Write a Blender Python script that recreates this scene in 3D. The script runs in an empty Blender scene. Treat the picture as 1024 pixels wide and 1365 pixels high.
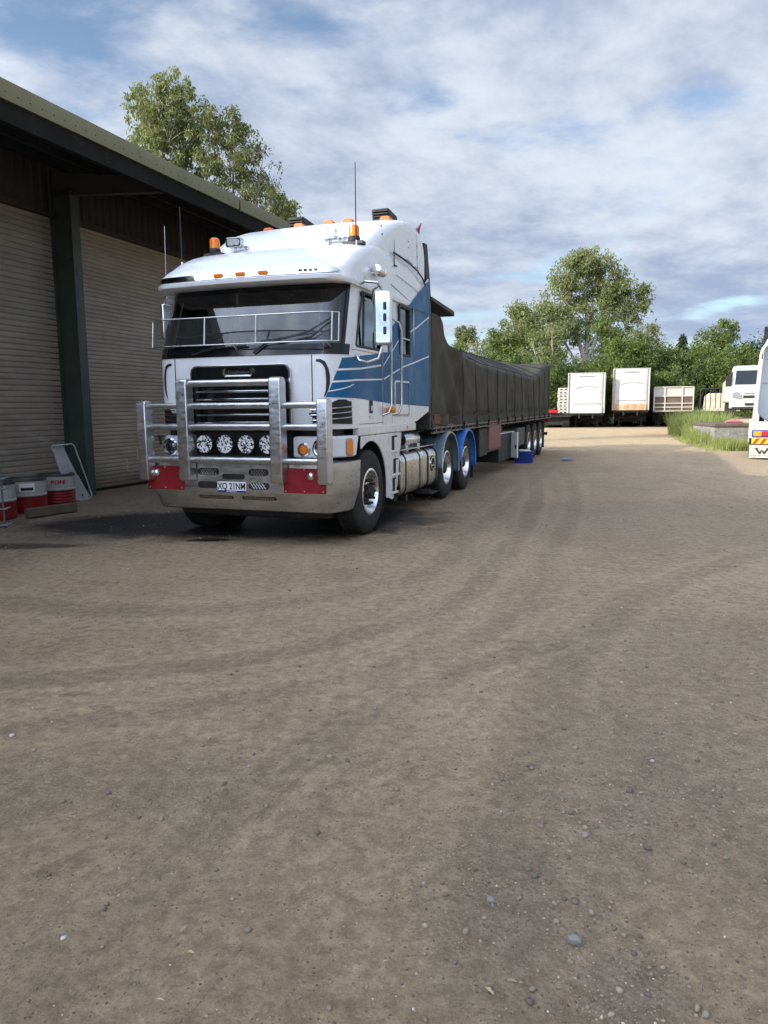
import bpy, bmesh, math, random
import numpy as np
from mathutils import Vector, Matrix
rad = math.radians
random.seed(7); np.random.seed(7)
scene = bpy.context.scene
COL = scene.collection
TH = rad(19.4)
CT, ST = math.cos(TH), math.sin(TH)
def W(v, u, z=0.0):
    """yard frame (v = right of the row, u = along the truck) to world"""
    return Vector((v*CT+u*ST, -v*ST+u*CT, z))

# ------------------------------------------------------------------ camera
CAM_H = 1.58
def make_camera():
    p, r = rad(8.0), rad(0.5)
    F = Vector((0, math.cos(p), -math.sin(p))); R0 = Vector((1, 0, 0)); U0 = Vector((0, math.sin(p), math.cos(p)))
    R = R0*math.cos(r)-U0*math.sin(r); U = U0*math.cos(r)+R0*math.sin(r)
    cd = bpy.data.cameras.new('camera'); co = bpy.data.objects.new('camera', cd); COL.objects.link(co)
    m = Matrix((R, U, -F)).transposed().to_4x4(); m.translation = Vector((0, 0, CAM_H))
    co.matrix_world = m
    cd.sensor_fit = 'HORIZONTAL'; cd.sensor_width = 36; cd.lens = 1000/1024*36
    cd.clip_start = 0.05; cd.clip_end = 3000
    scene.camera = co
    return R, U, F
CR, CU, CF = make_camera()
def ground_at(px, py, z=0.0):
    d = CF + CR*((px-512)/1000) + CU*((682.5-py)/1000)
    t = (z-CAM_H)/d.z
    return Vector((0, 0, CAM_H)) + d*t

# ------------------------------------------------------------------ materials
MATS = {}
def nn(nt, t, **k):
    n = nt.nodes.new(t)
    for a, b in k.items():
        try: setattr(n, a, b)
        except Exception: pass
    return n
def mth(nt, op, a, b=None, c=None, clamp=False):
    n = nt.nodes.new('ShaderNodeMath'); n.operation = op; n.use_clamp = clamp
    for i, x in enumerate((a, b, c)):
        if x is None: continue
        if isinstance(x, (int, float)): n.inputs[i].default_value = x
        else: nt.links.new(x, n.inputs[i])
    return n.outputs[0]
def mixc(nt, fac, a, b, mode='MIX'):
    n = nt.nodes.new('ShaderNodeMix'); n.data_type = 'RGBA'; n.blend_type = mode
    for i, x in ((0, fac), (6, a), (7, b)):
        if isinstance(x, (int, float)): n.inputs[i].default_value = x
        elif isinstance(x, (tuple, list)): n.inputs[i].default_value = (*x[:3], 1)
        else: nt.links.new(x, n.inputs[i])
    return n.outputs[2]
def noise(nt, vec, scale, detail=4, rough=.55, dist=0.0, out=0):
    n = nt.nodes.new('ShaderNodeTexNoise'); n.inputs['Scale'].default_value = scale
    n.inputs['Detail'].default_value = detail; n.inputs['Roughness'].default_value = rough
    n.inputs['Distortion'].default_value = dist
    if vec is not None: nt.links.new(vec, n.inputs['Vector'])
    return n.outputs[out]
def ramp(nt, fac, lo, hi, a=0.0, b=1.0):
    n = nt.nodes.new('ShaderNodeMapRange'); n.interpolation_type = 'SMOOTHSTEP'
    nt.links.new(fac, n.inputs[0])
    for i, x in enumerate((lo, hi, a, b)): n.inputs[i+1].default_value = x
    return n.outputs[0]
def base_mat(name):
    m = bpy.data.materials.new(name); m.use_nodes = True
    nt = m.node_tree; nt.nodes.clear()
    out = nn(nt, 'ShaderNodeOutputMaterial'); b = nn(nt, 'ShaderNodeBsdfPrincipled')
    nt.links.new(b.outputs[0], out.inputs[0])
    tc = nn(nt, 'ShaderNodeTexCoord')
    MATS[name] = m
    return m, nt, b, tc.outputs['Object']
def mat(name, col, rough=.5, metal=0.0, var=.12, vscale=3.0, bump=0.0, bscale=40.0, coat=0.0, dirt=None, dirt_amt=0.0, stretch=None, spec=None, rvar=.12):
    m, nt, b, vec = base_mat(name)
    if stretch:
        mp = nn(nt, 'ShaderNodeMapping'); mp.inputs['Scale'].default_value = stretch
        nt.links.new(vec, mp.inputs[0]); v2 = mp.outputs[0]
    else: v2 = vec
    n1 = noise(nt, v2, vscale, 6, .62)
    c = mixc(nt, ramp(nt, n1, .3, .72), [x*(1-var) for x in col], [min(1, x*(1+var)) for x in col])
    if dirt is not None:
        n2 = noise(nt, v2, vscale*2.3, 8, .68, .4)
        c = mixc(nt, ramp(nt, n2, .62-dirt_amt*.35, .8-dirt_amt*.15, 0, .85), c, dirt)
    nt.links.new(c, b.inputs['Base Color'])
    nr = noise(nt, v2, vscale*4, 5, .6)
    r = ramp(nt, nr, .25, .75, max(.02, rough-rvar), min(1, rough+rvar))
    nt.links.new(r, b.inputs['Roughness'])
    b.inputs['Metallic'].default_value = metal
    if coat: b.inputs['Coat Weight'].default_value = coat; b.inputs['Coat Roughness'].default_value = .06
    if spec is not None: b.inputs['Specular IOR Level'].default_value = spec
    if bump:
        bn = nn(nt, 'ShaderNodeBump'); bn.inputs['Strength'].default_value = bump; bn.inputs['Distance'].default_value = .01
        nb = noise(nt, v2, bscale, 4, .6)
        nt.links.new(nb, bn.inputs['Height']); nt.links.new(bn.outputs[0], b.inputs['Normal'])
    return m
DUST = (.30, .25, .19)
mat('truck_white', (.76, .775, .80), .26, 0, .035, .8, coat=.25, dirt=(.52, .50, .47), dirt_amt=.05)
mat('truck_white_low', (.76, .76, .76), .32, 0, .05, 2.0, coat=.3, dirt=(.56, .52, .46), dirt_amt=.1)
mat('livery_blue', (.019, .122, .265), .45, 0, .06, .7, spec=.16)
mat('livery_line', (.75, .80, .84), .4, 0, .03)
mat('black_gloss', (.006, .007, .009), .12, 0, .1, 2)
mat('black_matt', (.012, .012, .013), .6, 0, .2, 4)
mat('rubber_trim', (.02, .02, .02), .55, 0, .2, 4)
mat('seam_dark', (.01, .01, .011), .8, 0, .1, 4)
mat('chrome', (.80, .81, .82), .07, 1, .03, 5, rvar=.04)
mat('chrome_bar', (.62, .63, .65), .16, 1, .1, 5, rvar=.06)
mat('alloy', (.56, .57, .585), .36, 1, .14, 2.6, bump=.10, bscale=60, stretch=(1, 1, 3))
mat('alloy_tank', (.62, .61, .59), .27, 1, .10, 1.5, stretch=(1, 3, .6), rvar=.08)
mat('alloy_rim', (.74, .74, .73), .22, 1, .1, 6, dirt=(.35, .32, .27), dirt_amt=.12)
mat('red_panel', (.24, .006, .012), .45, 0, .08, 4, bump=.1, bscale=120)
mat('amber', (.85, .22, .01), .22, 0, .08, 8, coat=.4)
mat('amber_roof', (.80, .16, .03), .35, 0, .08, 8)
mat('plate_white', (.78, .79, .80), .4, 0, .03)
mat('plate_blue', (.01, .03, .25), .4, 0, .03)
mat('letter_black', (.01, .01, .012), .5)
mat('letter_grey', (.25, .26, .27), .4)
mat('letter_red', (.35, .02, .02), .5)
mat('interior', (.03, .032, .035), .8, 0, .3, 3)
mat('curtain', (.35, .36, .37), .9, 0, .2, 3, stretch=(8, 8, .3))
mat('paper', (.5, .62, .6), .7)
mat('chassis', (.018, .016, .015), .65, 0, .3, 4, bump=.2, dirt=(.10, .075, .055), dirt_amt=.2)
mat('fender_grey', (.17, .23, .30), .35, 0, .08, 3, dirt=DUST, dirt_amt=.1)
mat('fender_blue', (.045, .19, .58), .3, 0, .06, 3, dirt=(.14, .2, .35), dirt_amt=.08)
mat('deck_steel', (.17, .13, .115), .6, 0, .3, 5, dirt=(.08, .035, .025), dirt_amt=.3)
mat('red_steel', (.17, .035, .03), .6, 0, .25, 3, dirt=(.08, .05, .04), dirt_amt=.2)
mat('red_box', (.22, .085, .075), .55, 0, .12, 3, dirt=(.14, .09, .07), dirt_amt=.2)
mat('tool_box', (.055, .056, .05), .6, 0, .2, 3, dirt=(.12, .10, .08), dirt_amt=.2)
mat('door_white', (.72, .72, .70), .5, 0, .05, 3, dirt=(.4, .36, .3), dirt_amt=.15)
mat('lamp_glass', (.85, .87, .9), .12, .5, .2, 30)
mat('crate_blue', (.008, .04, .26), .45, 0, .1, 5)
mat('rag_white', (.6, .62, .64), .9, 0, .1, 20, bump=.4)
mat('roof_green', (.19, .18, .088), .5, 0, .1, 1.2, dirt=(.13, .13, .09), dirt_amt=.25)
mat('gutter', (.020, .019, .017), .85, 0, .2, 1.5, dirt=(.06, .052, .042), dirt_amt=.2, spec=.08)
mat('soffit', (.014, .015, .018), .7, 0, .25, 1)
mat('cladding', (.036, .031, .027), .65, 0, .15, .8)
mat('column_green', (.048, .066, .052), .55, 0, .16, 2, dirt=(.13, .13, .11), dirt_amt=.18)
mat('steel_beam', (.06, .06, .06), .6, 0, .2, 2)
mat('rust_barrel_white', (.42, .43, .41), .5, 0, .12, 4, dirt=(.15, .13, .12), dirt_amt=.25)
mat('barrel_red', (.22, .008, .012), .5, 0, .12, 4, dirt=(.08, .03, .03), dirt_amt=.2)
mat('barrel_rim', (.10, .10, .10), .5, .4, .2, 6)
mat('timber', (.11, .085, .06), .85, 0, .25, 5, bump=.4, stretch=(1, 1, 1))
mat('galvanised', (.58, .60, .64), .5, .3, .15, 3, dirt=(.2, .2, .2), dirt_amt=.15)
mat('rack_wire', (.16, .18, .2), .45, .5, .1, 3)
mat('old_white', (.46, .45, .41), .5, 0, .06, .8, dirt=(.32, .25, .17), dirt_amt=.16)
mat('box_white', (.50, .50, .485), .5, 0, .05, .5, dirt=(.42, .38, .32), dirt_amt=.16)
mat('rust_orange', (.42, .23, .10), .7, 0, .25, 1.2, dirt=(.55, .49, .40), dirt_amt=.6)
mat('cream_rust', (.50, .46, .36), .7, 0, .15, 1.5, dirt=(.22, .12, .06), dirt_amt=.3)
mat('brown_slat', (.13, .09, .06), .8, 0, .3, 2)
mat('back_panel', (.56, .58, .60), .45, 0, .05, .8)
mat('tail_red', (.45, .01, .015), .25, 0, .06, 8, coat=.4)
mat('tail_orange', (.9, .28, .01), .25, 0, .06, 8, coat=.4)
mat('stripe_yellow', (.85, .50, .02), .4)
mat('stripe_red', (.60, .03, .01), .4)
mat('flap_white', (.46, .45, .42), .6, 0, .08, 5, dirt=(.25, .22, .17), dirt_amt=.3)
mat('concrete', (.26, .25, .23), .9, 0, .3, 3, bump=.6, bscale=20, dirt=(.08, .08, .07), dirt_amt=.4)
mat('pink_cloth', (.55, .18, .2), .9, 0, .1, 4)
mat('wood_pole', (.20, .17, .14), .9, 0, .2, 3)
mat('bark_pale', (.50, .46, .40), .8, 0, .22, 2.5, bump=.3, bscale=10, dirt=(.22, .18, .14), dirt_amt=.3)
mat('bark_dark', (.16, .13, .10), .9, 0, .3, 3, bump=.4, bscale=12)
mat('steering', (.01, .01, .01), .5)
mat('green_vest', (.2, .5, .1), .8)
mat('straw', (.34, .27, .17), .9, 0, .2, 6)

def glass_mat(name, tint, ior=1.5):
    m = bpy.data.materials.new(name); m.use_nodes = True; nt = m.node_tree; nt.nodes.clear(); MATS[name] = m
    out = nn(nt, 'ShaderNodeOutputMaterial'); t = nn(nt, 'ShaderNodeBsdfTransparent'); t.inputs[0].default_value = (*tint, 1)
    g = nn(nt, 'ShaderNodeBsdfGlossy'); g.inputs['Roughness'].default_value = .015; g.inputs[0].default_value = (.95, .97, 1, 1)
    fr = nn(nt, 'ShaderNodeFresnel'); fr.inputs[0].default_value = ior
    f = mth(nt, 'ADD', mth(nt, 'MULTIPLY', fr.outputs[0], 1.25), .03, clamp=True)
    mx = nn(nt, 'ShaderNodeMixShader'); nt.links.new(f, mx.inputs[0]); nt.links.new(t.outputs[0], mx.inputs[1]); nt.links.new(g.outputs[0], mx.inputs[2])
    nt.links.new(mx.outputs[0], out.inputs[0])
glass_mat('glass', (.34, .38, .40), 1.5)
glass_mat('glass_dark', (.05, .055, .06), 1.5)
def mesh_mat(name, fac, col):
    m = bpy.data.materials.new(name); m.use_nodes = True; nt = m.node_tree; nt.nodes.clear(); MATS[name] = m
    out = nn(nt, 'ShaderNodeOutputMaterial'); t = nn(nt, 'ShaderNodeBsdfTransparent')
    d = nn(nt, 'ShaderNodeBsdfPrincipled'); d.inputs['Base Color'].default_value = (*col, 1); d.inputs['Metallic'].default_value = .6; d.inputs['Roughness'].default_value = .4
    tc = nn(nt, 'ShaderNodeTexCoord'); sp = nn(nt, 'ShaderNodeSeparateXYZ'); nt.links.new(tc.outputs['Object'], sp.inputs[0])
    a = mth(nt, 'LESS_THAN', mth(nt, 'FRACT', mth(nt, 'MULTIPLY', sp.outputs[0], 80)), fac)
    b_ = mth(nt, 'LESS_THAN', mth(nt, 'FRACT', mth(nt, 'MULTIPLY', sp.outputs[2], 80)), fac)
    f = mth(nt, 'MAXIMUM', a, b_)
    mx = nn(nt, 'ShaderNodeMixShader'); nt.links.new(f, mx.inputs[0]); nt.links.new(t.outputs[0], mx.inputs[1]); nt.links.new(d.outputs[0], mx.inputs[2])
    nt.links.new(mx.outputs[0], out.inputs[0])
mesh_mat('wire_mesh', .16, (.10, .10, .10))

def tyre_mat():
    m, nt, b, vec = base_mat('tyre')
    n1 = noise(nt, vec, 6, 6, .65)
    c = mixc(nt, ramp(nt, n1, .35, .75), (.012, .012, .013), (.036, .033, .030))
    nt.links.new(c, b.inputs['Base Color']); b.inputs['Roughness'].default_value = .8
tyre_mat()
def led_mat():
    m, nt, b, vec = base_mat('led_lens')
    v = nn(nt, 'ShaderNodeTexVoronoi'); v.inputs['Scale'].default_value = 62; nt.links.new(vec, v.inputs['Vector'])
    n = nn(nt, 'ShaderNodeSeparateColor'); nt.links.new(v.outputs['Color'], n.inputs[0])
    f = mth(nt, 'GREATER_THAN', n.outputs[0], .42)
    c = mixc(nt, f, (.05, .05, .055), (.88, .9, .92))
    nt.links.new(c, b.inputs['Base Color']); b.inputs['Metallic'].default_value = .15; b.inputs['Roughness'].default_value = .15
    b.inputs['Coat Weight'].default_value = .8
led_mat()
def tarp_mat():
    m, nt, b, vec = base_mat('tarp_canvas')
    n1 = noise(nt, vec, 1.3, 7, .65, .5)
    c = mixc(nt, ramp(nt, n1, .3, .75), (.062, .056, .042), (.105, .096, .074))
    n2 = noise(nt, vec, 14, 5, .7)
    c = mixc(nt, ramp(nt, n2, .55, .8, 0, .35), c, (.14, .13, .105))
    nt.links.new(c, b.inputs['Base Color']); b.inputs['Roughness'].default_value = .85; b.inputs['Specular IOR Level'].default_value = .2
    bn = nn(nt, 'ShaderNodeBump'); bn.inputs['Strength'].default_value = .55; bn.inputs['Distance'].default_value = .04
    mp = nn(nt, 'ShaderNodeMapping'); mp.inputs['Scale'].default_value = (1, 1.2, .6); mp.inputs['Rotation'].default_value = (.5, 0, 0); nt.links.new(vec, mp.inputs[0])
    nt.links.new(noise(nt, mp.outputs[0], 3.2, 6, .6, .8), bn.inputs['Height']); nt.links.new(bn.outputs[0], b.inputs['Normal'])
tarp_mat()
def door_mat(name, col, chalk):
    m, nt, b, vec = base_mat(name)
    mp = nn(nt, 'ShaderNodeMapping'); mp.inputs['Scale'].default_value = (.8, .8, 3); nt.links.new(vec, mp.inputs[0])
    n1 = noise(nt, mp.outputs[0], 1.2, 7, .65)
    c = mixc(nt, ramp(nt, n1, .3, .75), [x*.82 for x in col], [x*1.15 for x in col])
    # scuffs low on the door
    sp = nn(nt, 'ShaderNodeSeparateXYZ'); nt.links.new(vec, sp.inputs[0])
    low = mth(nt, 'MULTIPLY', ramp(nt, sp.outputs[2], .3, .9), ramp(nt, sp.outputs[2], 1.5, 1.0))
    n2 = noise(nt, mp.outputs[0], 3.1, 6, .7)
    f = mth(nt, 'MULTIPLY', low, ramp(nt, n2, .55, .66, 0, chalk))
    c = mixc(nt, f, c, (.52, .50, .46))
    n3 = noise(nt, vec, 2.4, 7, .7, .4)
    c = mixc(nt, mth(nt, 'MULTIPLY', ramp(nt, mth(nt, 'MULTIPLY_ADD', n3, .5, sp.outputs[2]), .75, .28), .75), c, (.08, .065, .05))
    n4 = noise(nt, mp.outputs[0], .7, 6, .7, 1.0); c = mixc(nt, ramp(nt, n4, .55, .75, 0, .4), c, [x*.5 for x in col])
    nt.links.new(c, b.inputs['Base Color']); b.inputs['Roughness'].default_value = .55
door_mat('shutter_grey', (.31, .262, .21), .5)
door_mat('shutter_tan', (.40, .325, .24), .3)

def leaf_mat(name, a, b_, c_, trans=.25):
    m = bpy.data.materials.new(name); m.use_nodes = True; nt = m.node_tree; nt.nodes.clear(); MATS[name] = m
    out = nn(nt, 'ShaderNodeOutputMaterial'); tc = nn(nt, 'ShaderNodeTexCoord')
    at = nn(nt, 'ShaderNodeAttribute'); at.attribute_name = 'tone'
    n1 = noise(nt, tc.outputs['Object'], .55, 3, .6)
    c = mixc(nt, ramp(nt, n1, .35, .68), a, b_)
    c = mixc(nt, mth(nt, 'MULTIPLY', at.outputs['Fac'], .6), c, c_)
    d = nn(nt, 'ShaderNodeBsdfPrincipled'); nt.links.new(c, d.inputs['Base Color']); d.inputs['Roughness'].default_value = .55; d.inputs['Specular IOR Level'].default_value = .3
    tr = nn(nt, 'ShaderNodeBsdfTranslucent'); nt.links.new(mixc(nt, .5, c, (c_[0]*1.3, c_[1]*1.3, c_[2]*.7)), tr.inputs[0])
    mx = nn(nt, 'ShaderNodeMixShader'); mx.inputs[0].default_value = trans
    nt.links.new(d.outputs[0], mx.inputs[1]); nt.links.new(tr.outputs[0], mx.inputs[2]); nt.links.new(mx.outputs[0], out.inputs[0])
leaf_mat('leaf_gum', (.10, .14, .055), (.175, .215, .085), (.30, .31, .13), .35)
leaf_mat('leaf_gum_dark', (.095, .12, .05), (.15, .175, .07), (.24, .25, .10), .32)
leaf_mat('leaf_mid', (.05, .084, .023), (.092, .142, .032), (.19, .23, .055), .3)
leaf_mat('leaf_dark', (.026, .050, .014), (.048, .085, .022), (.11, .15, .04), .25)
leaf_mat('leaf_pine', (.018, .035, .02), (.03, .05, .025), (.04, .06, .03), .1)
leaf_mat('grass_blade', (.12, .20, .045), (.20, .28, .06), (.46, .44, .20), .35)

# ------------------------------------------------------------------ mesh builder
class MB:
    def __init__(s): s.v = []; s.f = []
    def add(s, vs, fs):
        o = len(s.v); s.v += [tuple(x) for x in vs]; s.f += [tuple(i+o for i in f) for f in fs]; return s
    def box(s, x0, x1, y0, y1, z0, z1, M=None):
        vs = [Vector((x, y, z)) for z in (z0, z1) for y in (y0, y1) for x in (x0, x1)]
        if M is not None: vs = [M @ v for v in vs]
        return s.add(vs, [(0, 2, 3, 1), (4, 5, 7, 6), (0, 1, 5, 4), (2, 6, 7, 3), (0, 4, 6, 2), (1, 3, 7, 5)])
    def prism(s, poly, axis, a, b, M=None):
        """poly: 2D points; axis 'x': (y,z), 'y': (x,z), 'z': (x,y)"""
        def P(p, t):
            return Vector({'x': (t, p[0], p[1]), 'y': (p[0], t, p[1]), 'z': (p[0], p[1], t)}[axis])
        n = len(poly); vs = [P(p, a) for p in poly]+[P(p, b) for p in poly]
        if M is not None: vs = [M @ v for v in vs]
        fs = [tuple(range(n)), tuple(range(2*n-1, n-1, -1))]+[(i, n+i, n+(i+1) % n, (i+1) % n) for i in range(n)]
        return s.add(vs, fs)
    def tube(s, pts, r, n=8, cap=True, closed=False):
        pts = [Vector(p) for p in pts]; k = len(pts)
        rs = r if isinstance(r, (list, tuple)) else [r]*k
        vs = []; up = None
        for i, p in enumerate(pts):
            a = pts[i-1] if (i > 0 or closed) else p; b = pts[(i+1) % k] if (i < k-1 or closed) else p
            d = (b-a).normalized()
            if up is None:
                up = Vector((0, 0, 1)) if abs(d.z) < .9 else Vector((1, 0, 0))
            sx = d.cross(up)
            if sx.length < 1e-5: sx = d.orthogonal()
            sx.normalize(); sy = sx.cross(d).normalized()
            for j in range(n):
                t = 2*math.pi*j/n
                vs.append(p+(sx*math.cos(t)+sy*math.sin(t))*rs[i])
            up = sy
        fs = []
        for i in range(k if closed else k-1):
            for j in range(n):
                a = i*n+j; b = i*n+(j+1) % n; c = ((i+1) % k)*n+(j+1) % n; d = ((i+1) % k)*n+j
                fs.append((a, b, c, d))
        if cap and not closed: fs += [tuple(range(n-1, -1, -1)), tuple(range((k-1)*n, k*n))]
        return s.add(vs, fs)
    def lathe(s, prof, c=(0, 0, 0), axis='x', n=32, closed=False, ang=(0, 2*math.pi)):
        """prof: (radius, offset along axis)"""
        c = Vector(c); vs = []; full = abs(ang[1]-ang[0]-2*math.pi) < 1e-6; m = n if full else n+1
        for i in range(m):
            t = ang[0]+(ang[1]-ang[0])*i/n; ct, st = math.cos(t), math.sin(t)
            for (r, h) in prof:
                if axis == 'x': p = (h, r*ct, r*st)
                elif axis == 'y': p = (r*ct, h, r*st)
                else: p = (r*ct, r*st, h)
                vs.append(c+Vector(p))
        k = len(prof); fs = []
        for i in range(n):
            i2 = (i+1) % m
            for j in range(k if closed else k-1):
                j2 = (j+1) % k
                fs.append((i*k+j, i*k+j2, i2*k+j2, i2*k+j))
        return s.add(vs, fs)
    def grid(s, rows, closed=False):
        n = len(rows[0]); vs = [p for r in rows for p in r]; fs = []
        for i in range(len(rows)-1):
            for j in range(n if closed else n-1):
                j2 = (j+1) % n
                fs.append((i*n+j, i*n+j2, (i+1)*n+j2, (i+1)*n+j))
        return s.add(vs, fs)
    def ball(s, c, r, nu=16, nv=10, sc=(1, 1, 1)):
        c = Vector(c); rows = []
        for i in range(nv+1):
            ph = math.pi*i/nv
            rows.append([c+Vector((sc[0]*r*math.sin(ph)*math.cos(2*math.pi*j/nu), sc[1]*r*math.sin(ph)*math.sin(2*math.pi*j/nu), sc[2]*r*math.cos(ph))) for j in range(nu)])
        return s.grid(rows, True)
def capsule(x0, x1, z0, z1, n=8):
    r = (z1-z0)/2; zc = (z0+z1)/2
    return [(x1-r+r*math.sin(math.pi*i/n), zc-r*math.cos(math.pi*i/n)) for i in range(n+1)]+[(x0+r-r*math.sin(math.pi*i/n), zc+r*math.cos(math.pi*i/n)) for i in range(n+1)]
def rrect(x0, x1, z0, z1, r, n=5):
    pts = []
    for cx, cz, a0 in ((x1-r, z0+r, -90), (x1-r, z1-r, 0), (x0+r, z1-r, 90), (x0+r, z0+r, 180)):
        for i in range(n+1):
            a = rad(a0+90*i/n); pts.append((cx+r*math.cos(a), cz+r*math.sin(a)))
    return pts
SPLIT = {'post', 'side_glass', 'side_extender', 'extender_edge', 'side_sill', 'rear_deflector', 'tail_lamp', 'lug_nut', 'upright', 'side_tank', 'grille_bar', 'guard_upright', 'corner_post', 'mudguard_rib', 'roof_purlin',
         'clearance', 'tank_bracket', 'chevron_stripe', 'hanging_bar', 'seam_clip', 'chalk_mark', 'bolt_hole', 'mirror_vent', 'rail_post', 'cross_arm'}
def islands(mb):
    key = {}; idx = []
    for v in mb.v: idx.append(key.setdefault(tuple(round(c, 5) for c in v), len(key)))
    par = list(range(len(key)))
    def f(x):
        while par[x] != x: par[x] = par[par[x]]; x = par[x]
        return x
    for fc in mb.f:
        a = f(idx[fc[0]])
        for i in fc[1:]:
            b = f(idx[i])
            if a != b: par[b] = a
    out = {}
    for fc in mb.f: out.setdefault(f(idx[fc[0]]), []).append(fc)
    res = []
    for fs in out.values():
        n = MB(); mp = {}
        for fc in fs:
            for i in fc:
                if i not in mp: mp[i] = len(n.v); n.v.append(mb.v[i])
            n.f.append(tuple(mp[i] for i in fc))
        res.append(n)
    return res
def obj(name, mb, m, parent=None, **k):
    if name in SPLIT:
        os_ = [obj1(name, i, m, parent, **k) for i in islands(mb)]
        return os_[0]
    return obj1(name, mb, m, parent, **k)
def obj1(name, mb, m, parent=None, bevel=0.0, smooth=38, solid=0.0, seg=2, kind=None):
    me = bpy.data.meshes.new(name); me.from_pydata([tuple(v) for v in mb.v], [], mb.f)
    bm = bmesh.new(); bm.from_mesh(me)
    bmesh.ops.remove_doubles(bm, verts=bm.verts, dist=1e-5)
    bmesh.ops.recalc_face_normals(bm, faces=bm.faces)
    lim = rad(smooth)
    for f in bm.faces: f.smooth = True
    for e in bm.edges:
        if len(e.link_faces) == 2:
            if e.calc_face_angle(3) > lim: e.smooth = False
    bm.to_mesh(me); bm.free()
    me.materials.append(MATS[m] if isinstance(m, str) else m)
    o = bpy.data.objects.new(name, me); COL.objects.link(o)
    if parent is not None: o.parent = parent
    if solid:
        md = o.modifiers.new('thick', 'SOLIDIFY'); md.thickness = solid; md.offset = 0
    if bevel:
        md = o.modifiers.new('bev', 'BEVEL'); md.width = bevel; md.segments = seg; md.limit_method = 'ANGLE'; md.angle_limit = rad(35)
        md.harden_normals = False
    if kind: o['kind'] = kind
    return o
def fastmesh(name, verts, quads, m, parent=None, tone=None, n=4):
    me = bpy.data.meshes.new(name); nv = len(verts); nf = len(quads)
    me.vertices.add(nv); me.vertices.foreach_set('co', np.asarray(verts, dtype=np.float32).ravel())
    me.loops.add(nf*n); me.loops.foreach_set('vertex_index', np.asarray(quads, dtype=np.int32).ravel())
    me.polygons.add(nf); me.polygons.foreach_set('loop_start', np.arange(0, nf*n, n, dtype=np.int32))
    me.polygons.foreach_set('loop_total', np.full(nf, n, dtype=np.int32))
    me.update(calc_edges=True)
    if tone is not None:
        a = me.attributes.new('tone', 'FLOAT', 'POINT'); a.data.foreach_set('value', np.asarray(tone, dtype=np.float32))
    me.materials.append(MATS[m])
    o = bpy.data.objects.new(name, me); COL.objects.link(o)
    if parent is not None: o.parent = parent
    return o
def thing(name, label, cat, loc=(0, 0, 0), rz=0.0, group=None):
    o = bpy.data.objects.new(name, None); COL.objects.link(o); o.empty_display_size = .2
    o.location = loc; o.rotation_euler = (0, 0, rz); o['label'] = label; o['category'] = cat
    if group: o['group'] = group
    return o
def tag(o, label, cat, group=None, kind=None):
    o['label'] = label; o['category'] = cat
    if group: o['group'] = group
    if kind: o['kind'] = kind
    return o
def dup(root, loc=None, rz=None, label=None):
    def cp(o, par):
        c = o.copy(); COL.objects.link(c)
        if par is not None: c.parent = par
        for ch in [x for x in CH.get(o.name, [])]: cp(ch, c)
        return c
    CH = {}
    for o in COL.objects:
        if o.parent is not None: CH.setdefault(o.parent.name, []).append(o)
    r = cp(root, None)
    if loc is not None: r.location = loc
    if rz is not None: r.rotation_euler = (0, 0, rz)
    if label: r['label'] = label
    return r
def dup_part(o, parent, loc=None, rot=None):
    kids = [x for x in COL.objects if x.parent is o]
    c = o.copy(); COL.objects.link(c); c.parent = parent
    if loc is not None: c.location = loc
    if rot is not None: c.rotation_euler = rot
    for k in kids:
        d = k.copy(); COL.objects.link(d); d.parent = c
    return c
def text_mb(s, size, depth=.002, shear=0.0, bold=0.0, center=True, sx=1.0):
    cu = bpy.data.curves.new('lettering', 'FONT'); cu.body = s; cu.size = size; cu.extrude = depth; cu.shear = shear; cu.offset = bold
    if center: cu.align_x = 'CENTER'
    o = bpy.data.objects.new('lettering', cu); COL.objects.link(o)
    bpy.context.view_layer.update()
    dg = bpy.context.evaluated_depsgraph_get(); me = bpy.data.meshes.new_from_object(o.evaluated_get(dg))
    vs = [Vector((v.co.x*sx, v.co.y, v.co.z)) for v in me.vertices]; fs = [tuple(p.vertices) for p in me.polygons]
    bpy.data.objects.remove(o); bpy.data.curves.remove(cu); bpy.data.meshes.remove(me)
    return vs, fs
def put_text(name, s, size, M, m, parent, **k):
    vs, fs = text_mb(s, size, **k); mb = MB(); mb.add([M @ v for v in vs], fs)
    return obj(name, mb, m, parent)
FRONT = Matrix(((1, 0, 0, 0), (0, 0, -1, 0), (0, 1, 0, 0), (0, 0, 0, 1)))   # text facing -y
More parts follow.
